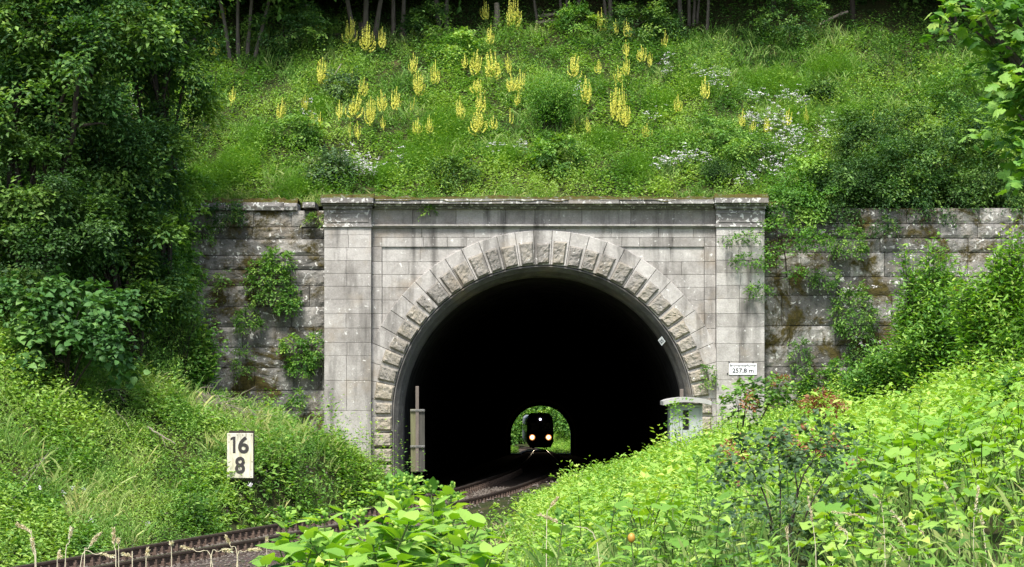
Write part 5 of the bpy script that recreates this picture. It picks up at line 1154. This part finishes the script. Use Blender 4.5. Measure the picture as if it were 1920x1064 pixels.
for x, y in ((73, 706 + 210), (136, 251 + 664), (158, 254 + 664), (118, 257 + 667), (128, 942), (191, 948), (171, 975), (277, 983), (469, 909), (22, 953)):
    d_ = gd(x, y); p = W(x, y, d_); t = thing('clover_head', 'tiny round white flower head on the left bank, ' + ORD[[73, 136, 158, 118, 128, 191, 171, 277, 469, 22].index(x)] + ' counted from the dry stems', 'flower', p, 'white flower heads on the left bank'); A = Acc(); m = 16
    q = rdir(m) * .045; leaves(A, 'rhomb', q, rdir(m), rdir(m), .05, .04, R_.random(m)); put('blossom', A.mesh('blossom', M['whiteflower']), t); A = Acc(); tube(A, [(0, 0, -.35), (0, 0, 0)], [.008, .005], 4); put('stem', A.mesh('stem', M['stem']), t)

# ------------------------------------------------------------------ right bank cover
P = np.concatenate([sample_land(14000, -2, 20, 40, 68, False), sample_land(7500, -8, 13, 22, 40, False)]); P = bank_filter(P, 3.4, 99, False)
u = ucross(P[:, 0], P[:, 1]); px, py = topx(P)
edge = np.interp(py, [860, 890, 960, 1064], [1010, 1045, 1000, 960]); P = P[(R_.random(len(P)) < np.interp(u, [3.4, 4.6, 6], [.05, .35, 1])) & ((px > edge + R_.normal(0, 22, len(P))) | (R_.random(len(P)) < .07))]; u = ucross(P[:, 0], P[:, 1]); v = n2(P[:, 0] * 1.2, P[:, 1] * .9, 81); px, py = topx(P)
H = R_.uniform(.2, .85, len(P)) * (.5 + .9 * v) * np.interp(u, [3.4, 7], [.35, 1]) * np.where(px < 1050, .55, 1)
tb = np.clip(.28 + .75 * v + R_.normal(0, .1, len(P)), 0, 1)
A = Acc(); m = n2(P[:, 0] * .5, P[:, 1] * .4, 82) < .55
herb_field(A, P[m], H[m], 15, R_.uniform(.09, .2, m.sum()), 'rhomb', .55, tb[m], .25, spread=.4); herb_field(A, P[~m], H[~m], 14, R_.uniform(.09, .18, (~m).sum()), 'rhomb', .34, tb[~m], .25, up=.9)
tag(put('undergrowth', A.mesh('undergrowth', M['bright'])), 'bright leafy undergrowth on the right bank', kind='stuff')
P = np.concatenate([sample_land(3500, -3, 9, 8, 24, False, pw=1.2), sample_land(3000, -9, 8, 24, 50, False)]); P = bank_filter(P, 3.0, 99, False); P = P[(topx(P)[0] > 985) | (R_.random(len(P)) < .18)]
A = Acc(); grass_field(A, P, R_.uniform(.18, .45, len(P)), 8, .0065, .12, np.clip(R_.normal(.5, .22, len(P)), 0, 1))
tag(put('grass', A.mesh('grass', M['grass'])), 'grass between the foreground herbs', kind='stuff')
P = sample_land(800, -6, 4, 10, 48, False); P = bank_filter(P, 2.6, 12, False); A = Acc(); grass_field(A, P, R_.uniform(.1, .3, len(P)), 6, .008, .12, np.clip(R_.normal(.5, .25, len(P)), 0, 1), .8)
tag(put('dry_grass', A.mesh('dry_grass', M['dry'])), 'dry straw-coloured grass on the stony strip', kind='stuff')

# herbs with opposite leaves
def herb_proto(seed, nodes, h, l0, l1, buds, kind='ovate', wr=.72):
    rg = np.random.default_rng(seed); r = put('leafy_herb', None); S = Acc(); Lf = Acc(); B = Acc()
    c = curve([(0, 0, -.15), (rg.normal(0, .02), rg.normal(0, .02), h * .5), (rg.normal(0, .04), rg.normal(0, .04), h)], 10); tube(S, c, np.linspace(.0065, .003, 10), 6)
    for i in range(nodes):
        f = (i + 1) / nodes; z = h * (.10 + .88 * f ** .7); a0 = i * math.pi / 2 + rg.normal(0, .25)
        p = np.array([np.interp(z, c[:, 2], c[:, 0]), np.interp(z, c[:, 2], c[:, 1]), z]); L = l0 + (l1 - l0) * f ** 1.3
        for s in (0, math.pi):
            a = a0 + s + rg.normal(0, .2); el = rg.normal(.12 + .45 * f ** 3, .2); D = np.array([math.cos(a), math.sin(a), math.tan(el)]); st = p + unit(D) * L * .22
            tube(S, [p, st], [.003, .002], 4, .5, False)
            N = np.array([0, 0, 1.]) + .25 * rdir(1)[0] - .3 * np.array([math.cos(a), math.sin(a), 0]); l = L * rg.uniform(.75, 1.2)
            leaves(Lf, kind, st[None], D[None], N[None], l, l * wr * rg.uniform(.85, 1.1), np.clip(rg.normal(.42 + .3 * f, .26), 0, 1))
    top = c[-1]
    for i in range(buds):
        q = top + np.array([rg.normal(0, .022), rg.normal(0, .022), rg.uniform(-.02, .05)]); sphere(B, q, rg.uniform(.007, .012), rg.random(), 6, 4)
        if i % 2 == 0: leaves(Lf, 'lance', (q - [0, 0, .01])[None], rdir(1, -.1, .8), np.array([[0, 0, 1.]]) + .4 * rdir(1), .05, .018, .8)
    put('stem', S.mesh('stem', M['stem']), r); put('foliage', Lf.mesh('foliage', M['bush' if seed > 5 else 'bright'], True), r)
    if buds: put('flower_buds', B.mesh('flower_buds', M['bright'], True), r)
    return r
hp = [herb_proto(1, 9, .80, .165, .095, 14), herb_proto(2, 8, .70, .17, .10, 10), herb_proto(3, 10, .92, .165, .09, 16), herb_proto(4, 6, .5, .16, .11, 0), herb_proto(5, 6, .62, .17, .08, 6, 'ovate', .6), herb_proto(6, 13, .8, .12, .05, 5, 'lance', .3), herb_proto(7, 10, .6, .085, .05, 0, 'maple', 1.0)]
for r in hp: r['category'] = 'plant'
hused = [False] * len(hp)
def herb(k_, X, d, sc, lab, grp, z=None):
    loc = (X, d, float(ground_z(X, d)) if z is None else z); rz = R_.uniform(0, 6.28)
    if not hused[k_]:
        hused[k_] = True; o = hp[k_]; o.location = loc; o.rotation_euler = (R_.normal(0, .05), R_.normal(0, .05), rz); o.scale = (sc,) * 3; o['label'] = lab; o['group'] = grp
    else: o = dup(hp[k_], loc, rz, sc, lab, grp); o.rotation_euler = (R_.normal(0, .07), R_.normal(0, .07), rz)
    o['category'] = 'plant'; return o
# the clump in front of the rails: tall stems placed where their tips stand
FG = [(705, 925, 13.6, 2), (765, 885, 13.5, 2), (825, 905, 13.4, 0), (852, 945, 13.3, 2), (600, 962, 13.5, 2), (546, 962, 13.0, 0), (570, 944, 13.2, 2), (610, 955, 12.8, 0), (585, 995, 12.4, 1), (640, 965, 13.2, 1), (672, 940, 13.4, 0), (655, 990, 12.2, 3), (700, 960, 12.6, 1), (720, 903, 13.2, 0), (750, 890, 13.0, 2), (742, 930, 12.7, 1), (776, 893, 13.2, 0), (795, 900, 12.8, 2), (765, 950, 12.2, 3),
      (815, 935, 13.0, 1), (838, 915, 13.6, 0), (846, 930, 13.1, 0), (860, 965, 12.7, 3), (830, 985, 12.2, 1), (690, 1000, 11.8, 3), (730, 990, 11.8, 1), (780, 985, 11.9, 3), (620, 1010, 11.9, 3), (560, 1010, 12.2, 3), (660, 1030, 11.5, 3), (800, 1020, 11.4, 1), (860, 1020, 11.6, 3), (720, 1040, 11.2, 3), (880, 1000, 12.3, 4), (610, 1045, 11.6, 4)]
HB = [.85, .75, .97, .52, .66, .85, .6]
_ex = [q[0] for q in sorted(FG)]; _ey = [q[1] for q in sorted(FG)]
for _ in range(40):
    x = R_.uniform(530, 890); y = np.interp(x, [530, 570, 640, 720, 800, 850, 890], [1000, 985, 990, 945, 935, 955, 1000]) + R_.uniform(15, 110); FG.append((x, y, R_.uniform(11.2, 13.6), int(R_.choice([0, 1, 3, 4, 3]))))
ORD2 = lambda i: ORD[i] if i < 30 else f"{i + 1}{'th' if (i + 1) % 100 in (11, 12, 13) else {1: 'st', 2: 'nd', 3: 'rd'}.get((i + 1) % 10, 'th')}"
for i, (x, y, d, k_) in enumerate(sorted(FG)):
    X = wx(x, d); g = float(ground_z(X, d)); h = wz(y, d) - g; sc = float(np.clip(h / HB[k_], .75, 1.4))
    herb(k_, X, d, sc, f"{'tall budded' if k_ in (0, 2) else 'leafy'} bright herb before the rails, {ORD2(i)} from the left", 'herbs in the clump before the rails', g + (h - sc * HB[k_]) * (1 if h > sc * HB[k_] else 1))
# the thicket on the right bank
cnt = 0
for i in range(1500):
    d = 9.5 + 24 * R_.random() ** 1.15; px = R_.uniform(935, 1960); X = wx(px, d); g = float(ground_z(X, d))
    u = float(ucross(X, d)); sc = R_.uniform(.5, .9)
    if px < 1040: sc *= np.interp(px, [890, 1040], [.35, .8])
    if 1330 < px < 1610 and d < 19 and R_.random() < .5: continue
    top = HY - (g + .8 * sc - ZC) * F / d
    lim = np.interp(px, [890, 960, 1060, 1250, 1420, 1700, 1920], [985, 965, 885, 825, 800, 740, 650])
    if top < lim: continue
    if cnt >= 299: break
    cnt += 1
    z_ = 'nearest the viewer' if d < 15 else 'half way up' if d < 23 else 'farther up the bank'
    herb(int(R_.choice(7, p=[.13, .16, .09, .15, .13, .20, .14])), X, d, sc, f'green herb in the right bank thicket, {z_}', f'herbs in the right bank thicket, {z_}')
# big round leaves
def butterbur(seed):
    rg = np.random.default_rng(seed); r = put('butterbur', None); S = Acc(); L = Acc()
    for i in range(6):
        a = i * 1.05 + rg.normal(0, .25); h = rg.uniform(.28, .55); rr = rg.uniform(.08, .26); e = np.array([math.cos(a) * rr, math.sin(a) * rr, h]); tube(S, curve([(0, 0, -.05), e * [.4, .4, .6], e], 6), [.006, .004], 5)
        D = np.array([math.cos(a), math.sin(a), -.25 + rg.normal(0, .12)]); l = rg.uniform(.12, .2); leaves(L, 'round', (e - unit(D) * l * .3)[None], D[None], np.array([[0, 0, 1.]]) + .2 * rdir(1), l, l, rg.uniform(.35, .85))
    put('leaf_stalks', S.mesh('leaf_stalks', M['stem']), r); put('foliage', L.mesh('foliage', M['bright'], True), r); r['category'] = 'plant'; return r
bp = [butterbur(i) for i in range(3)]; bu = [False] * 3
spots = [(R_.uniform(1540, 1930), R_.uniform(15, 30)) for _ in range(110)] + [(R_.uniform(1150, 1400), R_.uniform(16, 26)) for _ in range(14)]
for i, (x, d) in enumerate(spots):
    X = wx(x, d); k_ = i % 3; loc = (X, d, float(ground_z(X, d))); sc = R_.uniform(.6, 1.1); rz = R_.uniform(0, 6.28); w_ = 'right of the reddish shrub' if x > 1500 else 'left of the reddish shrub'
    lab, grp = f'round-leaved bright green plant {w_}', f'round-leaved plants {w_}'
    if not bu[k_]: bu[k_] = True; o = bp[k_]; o.location = loc; o.scale = (sc,) * 3; o.rotation_euler = (0, 0, rz); o['label'] = lab; o['group'] = grp
    else: o = dup(bp[k_], loc, rz, sc, lab, grp)
    o['category'] = 'plant'
# right bank bushes
def rb(name, lab, x, y0, d, blobs, n, L, mat, kind='rhomb', wr=.5, **kw):
    X = wx(x, d); b = (X, d, float(ground_z(X, d))); kw.setdefault('group', None); g = kw.pop('group')
    return plant_px(name, lab, 'shrub', b, [pxblob(*q) for q in blobs], n, L, mat, g, kw.pop('stem_r', .03), 9, part=('stem', 'crown'), kind=kind, wr=wr, mode=kw.pop('mode', 'fan'), **kw)
G3 = 'willow bushes on the right bank'
rb('willow_bush', 'willow bush with its top against the dark right wall', 1750, 700, 52, [(1745, 530, 52, 58, 62, .7), (1710, 590, 52, 44, 50, .7), (1775, 600, 51.5, 60, 70, .7), (1720, 650, 51.5, 60, 60, .7), (1755, 480, 52, 28, 32, .4), (1700, 480, 52, 20, 24, .3)], 900, .15, 'bush', 'lance', .42, group=G3, slen=.45, tvar=.24, droop=-.3)
rb('willow_bush', 'bright willow bush rising at the right picture edge', 1880, 700, 46, [(1890, 540, 46, 60, 70, .7), (1840, 600, 46, 60, 60, .7), (1905, 470, 46, 28, 45, .4), (1910, 640, 45.5, 60, 60, .7), (1820, 545, 46, 40, 40, .5), (1870, 500, 46, 22, 40, .3)], 900, .14, 'bright', 'lance', .42, group=G3, slen=.42, tvar=.22, droop=-.3)
rb('willow_bush', 'low willow bush between the mossy wall and the reddish shrub', 1660, 760, 54, [(1650, 680, 54, 40, 36, .6), (1610, 720, 54, 50, 34, .6), (1680, 690, 53.5, 50, 45, .6)], 520, .13, 'bush', 'rhomb', .5, group=G3, slen=.4, tvar=.24)
rb('leafy_bush', 'bright low bush on the right bank under the willows', 1800, 760, 40, [(1790, 700, 40, 70, 45, .7), (1870, 690, 40, 60, 50, .6), (1730, 740, 40, 60, 36, .6), (1650, 770, 41, 60, 30, .6)], 800, .11, 'bright', 'rhomb', .55, mode='herbs')
rb('leafy_bush', 'broad-leaved bush at the right edge under the willows', 1900, 820, 30, [(1900, 760, 30, 50, 60, .5), (1850, 790, 30, 45, 40, .5)], 260, .13, 'bush', 'ovate', .7, slen=.3, lpv=9)
rb('leafy_bush', 'leafy bush hiding the foot of the right pilaster', 1420, 800, 62, [(1400, 800, 62, 40, 36, .5), (1460, 790, 62, 50, 40, .5), (1520, 780, 61, 50, 40, .6), (1570, 760, 60, 50, 36, .6)], 620, .11, 'bush', 'rhomb', .5, mode='herbs')
rb('leafy_bush', 'leafy bush before the trackside hut', 1240, 860, 58, [(1240, 852, 58, 40, 22, .5), (1180, 866, 57, 50, 22, .5), (1300, 848, 60, 46, 20, .4), (1120, 890, 56, 40, 18, .5)], 560, .11, 'bright', 'rhomb', .5, mode='herbs')
rb('birch_sprig', 'slender leafy sprig rising in front of the hut window', 1275, 850, 55, [(1272, 800, 55, 14, 30, .12), (1284, 768, 55, 12, 18, .1), (1262, 775, 55, 10, 14, .1), (1275, 750, 55, 5, 8, .06)], 34, .085, 'bright', 'rhomb', .6, slen=.2, lpv=5, stem_r=.008, shell=.2, stemmat='stem', mode='crown')
rb('maple_seedling', 'maple seedling with orange young leaves by the right pilaster', 1385, 800, 60, [(1385, 760, 60, 30, 34, .3), (1400, 730, 60, 18, 20, .2), (1460, 730, 60, 26, 30, .3)], 110, .12, 'herb', 'maple', 1., slen=.25, lpv=6, shell=.3, mode='crown')
for nm, lab, x, y, d, rx, ry, n, L in (('red_shoot', 'orange-red young leaves at the pilaster foot, left tuft', 1405, 750, 59, 14, 20, 16, .09), ('red_shoot', 'orange-red young leaves atop the shrub, upper right tuft', 1545, 755, 30, 34, 16, 60, .055), ('red_shoot', 'orange-red young leaves, small middle tuft', 1462, 715, 59.5, 12, 8, 12, .08), ('red_shoot', 'orange-red young leaves, low left tuft over the herbs', 1372, 848, 26, 14, 12, 20, .05)):
    rb(nm, lab, x, y + 50, d, [(x, y, d, rx, ry, .12)], n, L, 'red', 'rhomb', .5, slen=.14, lpv=8, stem_r=.007, shell=.2, tvar=.3, group='orange-red shoots', mode='crown')
# dark bluish shrub with reddish tips in the foreground
d = 17.5; X = wx(1470, d); b = np.array([X, d, float(ground_z(X, d))]); t = thing('barberry_shrub', 'dark bluish shrub with reddish young tips in the right foreground', 'shrub', b)
bl = np.array([pxblob(*q) for q in [(1420, 930, 17.5, 70, 60, .3), (1500, 860, 17.8, 60, 60, .3), (1390, 850, 17.8, 45, 40, .25), (1560, 880, 17.6, 45, 70, .3), (1450, 1000, 17.2, 80, 60, .3), (1570, 980, 17.2, 40, 60, .25), (1530, 835, 18, 50, 40, .25), (1460, 850, 18, 40, 30, .2), (1600, 920, 17.5, 20, 80, .15)]]); bl[:, :3] -= b
A = Acc(); C = crown(A, bl, 165, .042, 11, 'maple', .17, .95, 0, .3, .24, .7); put('crown', A.mesh('crown', M['blue']), t)
A = Acc(); limbs(A, (0, 0, -.1), bl[:, :3], .011, 6)
for q in C[::7]: limbs(A, bl[np.argmin(((bl[:, :3] - q) ** 2).sum(1)), :3], [q], .004, 4)
put('stem', A.mesh('stem', M['darkbark']), t)
A = Acc(); hi = C[np.argsort(-C[:, 2] + R_.normal(0, .12, len(C)))[:52]]
for q in hi:
    m = 6; leaves(A, 'maple', q + R_.normal(0, .02, (m, 3)) + [0, 0, .03], rdir(m, -.2, .8), np.array([0, -.2, 1.]) + .6 * rdir(m), .026, .024, R_.uniform(.1, .95, m))
put('young_leaves', A.mesh('young_leaves', M['red']), t)
# maple boughs at the top right corner
d = 40; t = plant_px('maple_tree', 'maple with large lit leaves reaching in at the top right corner', 'tree', (11.5, 42, float(ground_z(11.5, 42))), [pxblob(*q) for q in [(1905, 30, 40, 70, 55, .6), (1840, 15, 40, 50, 24, .5), (1930, 130, 40, 60, 60, .6), (1910, 215, 40, 46, 50, .5), (1935, 300, 40, 40, 50, .5), (1800, 5, 40.3, 30, 14, .3), (1990, 60, 41, 80, 120, .9), (2000, 230, 41, 70, 120, .8), (1830, 60, 40.5, 40, 30, .4)]], 330, .19, 'bush', None, .12, 8, 'bark', lpv=7, kind='maple', wr=1.0, slen=.5, flat=.6, tvar=.26)

# dry grass stalks near the viewer
def stalk(lab, pts, d, grp, seed_head=True):
    P = [W(x, y, d) for x, y in pts]; X = P[0][0]; g = float(ground_z(X, d)); base = np.array([X, d, min(g, P[0][2] - .02)]); t = thing('grass_stalk', lab, 'grass stalk', base, grp)
    c = curve([base + [0, 0, -.02]] + P, 16) - base; A = Acc(); tube(A, c, np.linspace(.0028, .0012, 16), 4); put('stem', A.mesh('stem', M['straw']), t)
    if seed_head:
        A = Acc(); n = 70; f = R_.uniform(.72, 1, n) * 15; i = np.minimum(f.astype(int), 14); Q = c[i] + (c[i + 1] - c[i]) * (f - i)[:, None]; D = unit(c[i + 1] - c[i]) + .6 * rdir(n)
        leaves(A, 'rhomb', Q + .003 * rdir(n), D, rdir(n), .021, .007, R_.uniform(.5, 1, n)); put('seed_head', A.mesh('seed_head', M['dry']), t)
o = lambda L: [(x / 2.659, y / 2.659 + 664) for x, y in L]
GS = [o([(175, 1064), (165, 960), (150, 890), (90, 850)]), o([(180, 1064), (168, 1000), (160, 930)]), o([(325, 1064), (345, 940), (356, 872)]), o([(420, 1064), (440, 970), (495, 895)]), o([(578, 1064), (572, 970), (565, 880)]), o([(592, 1060), (590, 930)]), o([(855, 1060), (855, 945)]), o([(1060, 1060), (980, 985), (910, 962)]), o([(1185, 1040), (1150, 960), (1130, 915)]), o([(1330, 1040), (1330, 920)]), o([(660, 1060), (655, 1015), (618, 998)]), o([(728, 1060), (735, 990)]), o([(400, 1064), (480, 1000), (560, 1010)]), o([(1050, 1060), (1090, 985), (1150, 980)]), o([(1180, 1060), (1220, 985), (1290, 975)]), o([(285, 1060), (300, 1010)])]
for i, p in enumerate(sorted(GS)): stalk(f'pale dry grass stalk in front of the rails, {ORD[i]} from the left', p, R_.uniform(11.5, 13.5), 'dry grass stalks before the rails')
GR = [[(1660, 1064), (1655, 960), (1640, 930)], [(1800, 1064), (1795, 960), (1770, 905)], [(1826, 1064), (1826, 980), (1835, 915)], [(1700, 1064), (1660, 1010), (1615, 970), (1560, 960)], [(1530, 1050), (1525, 990), (1515, 935)], [(1560, 1064), (1590, 1010), (1570, 985)], [(1745, 1064), (1735, 1010), (1715, 985)], [(1480, 1064), (1478, 1020), (1475, 990)], [(1705, 1064), (1700, 1000), (1672, 960)], [(1850, 1064), (1845, 1000), (1838, 960)], [(1025, 985), (1030, 955), (1045, 935)], [(1120, 1020), (1060, 985), (1010, 965)]]
for i, p in enumerate(sorted(GR, key=lambda q: q[-1][0])): stalk(f'pale dry stalk among the right foreground herbs, {ORD[i]} from the left', p, R_.uniform(12.5, 15), 'dry stalks among the right foreground herbs')
# brownish bud
d = 11.5; b = W(1184, 1009, d); t = thing('flower_bud', 'single blurred orange brown bud in the lower middle foreground', 'flower bud', b); A = Acc(); sphere(A, (0, 0, 0), .021, .5, 12, 8, (.9, .9, 1.15)); put('bud', A.mesh('bud', M['bud'], True), t)
A = Acc(); tube(A, curve([(.02, 0, float(ground_z(b[0], d)) - b[2]), (.01, 0, -.15), (0, 0, -.02)], 8), [.004, .003], 5); put('stem', A.mesh('stem', M['stem']), t)
# yellow flowers low in the clump
for i, (x, y) in enumerate(((618, 1051), (645, 1054))):
    d = 11.2; b = W(x, y, d); t = thing('yellow_flower', ['left', 'right'][i] + ' of two small yellow flowers under the clump before the rails', 'flower', b, 'yellow flowers under the clump'); A = Acc(); n = 14; a = np.arange(n) * 2 * np.pi / n
    leaves(A, 'lance', np.zeros((n, 3)), np.stack([np.cos(a), np.sin(a), .15 + 0 * a], 1), np.array([0, -.3, 1.]) + 0 * rdir(n), .022, .009, R_.uniform(.6, 1, n)); put('petals', A.mesh('petals', M['yellow']), t)
    A = Acc(); tube(A, [(0, 0, float(ground_z(b[0], d)) - b[2]), (0, 0, 0)], [.003, .002], 4); put('stem', A.mesh('stem', M['stem']), t)

# ------------------------------------------------------------------ green cutting beyond the tunnel
A = Acc(); crown(A, [(0, 0, 3.2, 2.2, 2.2, 3.0), (1.2, 0, 2.2, 1.6, 1.6, 2.0), (-1.2, 0, 2.4, 1.6, 1.6, 2.2)], 700, .38, 12, slen=.9, wr=.65); far_crown = A.mesh('crown', M['bush'])
A = Acc(); tube(A, curve([(0, 0, -.3), (.05, 0, 1.5), (.1, 0, 3.6)], 6), [.14, .06], 7); far_trunk = A.mesh('trunk', M['darkbark'])
i = 0
for X, Y, s in [(-2.8, 343, .7), (-2.0, 352, 1.0), (-4.0, 360, 1.5), (0.5, 385, 1.3), (3.5, 395, 1.5), (7, 390, 1.5), (10.2, 343, .7), (9.8, 352, 1.0), (9, 362, 1.1), (12.5, 366, 1.6), (5.5, 378, .9), (8, 375, 1.2), (-7, 372, 1.8), (2, 410, 2.0), (8, 415, 2.0), (-5, 405, 2.0), (14, 395, 2.0)]:
    t = thing('far_tree', f'sunlit tree beyond the far tunnel mouth, {ORD[i]} of those in the cutting', 'tree', (X, Y, float(far_z(np.array(X), np.array(float(Y))))), 'trees beyond the far tunnel mouth'); t.scale = (s,) * 3; t.rotation_euler = (0, 0, R_.uniform(0, 6))
    put('trunk', far_trunk, t); put('crown', far_crown, t); i += 1
n = 3000; X = R_.uniform(-6, 13, n); Y = R_.uniform(329, 372, n); c = np.interp(Y, [327, 345, 370], [3.6, 2.7, .3]); k_ = np.abs(X - c) > 2.4; P = np.stack([X, Y, far_z(X, Y)], 1)[k_]
A = Acc(); herb_field(A, P, R_.uniform(.4, 1.0, len(P)), 12, .3, 'rhomb', .5); tag(put('undergrowth', A.mesh('undergrowth', M['bright'])), 'green undergrowth beyond the far tunnel mouth', kind='stuff')

# ------------------------------------------------------------------ light, sky, camera
SUN_EL, SUN_AZ = math.radians(56), math.radians(-14)       # azimuth measured from straight behind the viewer, to the left
sv = Vector((math.sin(SUN_AZ) * math.cos(SUN_EL), -math.cos(SUN_AZ) * math.cos(SUN_EL), math.sin(SUN_EL)))
l = bpy.data.lights.new('sun', 'SUN'); l.energy = 3.3; l.angle = math.radians(14); l.color = (1, .97, .92)
o = bpy.data.objects.new('sun', l); COL.objects.link(o); o.rotation_euler = sv.to_track_quat('Z', 'Y').to_euler()
w = bpy.data.worlds.new('World'); SC.world = w; w.use_nodes = True; nt_ = w.node_tree; bg = nt_.nodes['Background']
sk = nt_.nodes.new('ShaderNodeTexSky'); sk.sky_type = 'NISHITA'; sk.sun_disc = False; sk.sun_elevation = SUN_EL; sk.sun_rotation = math.atan2(sv.x, sv.y); sk.dust_density = 3.0; sk.air_density = 1.0
nt_.links.new(sk.outputs[0], bg.inputs[0]); bg.inputs[1].default_value = .15
cam = bpy.data.cameras.new('camera'); co = bpy.data.objects.new('camera', cam); COL.objects.link(co); SC.camera = co
co.location = (0, 0, ZC); co.rotation_euler = (math.radians(90), 0, 0); cam.sensor_width = 36; cam.lens = F / 1920 * 36; cam.shift_y = (HY - 532) / 1920; cam.clip_start = .5; cam.clip_end = 6000
SC.view_settings.view_transform = 'Standard'; SC.view_settings.look = 'None'; SC.view_settings.exposure = .95; SC.view_settings.gamma = 1
SC.cycles.max_bounces = 6; SC.cycles.diffuse_bounces = 3; SC.cycles.transmission_bounces = 3; SC.cycles.glossy_bounces = 2; SC.cycles.sample_clamp_indirect = 6
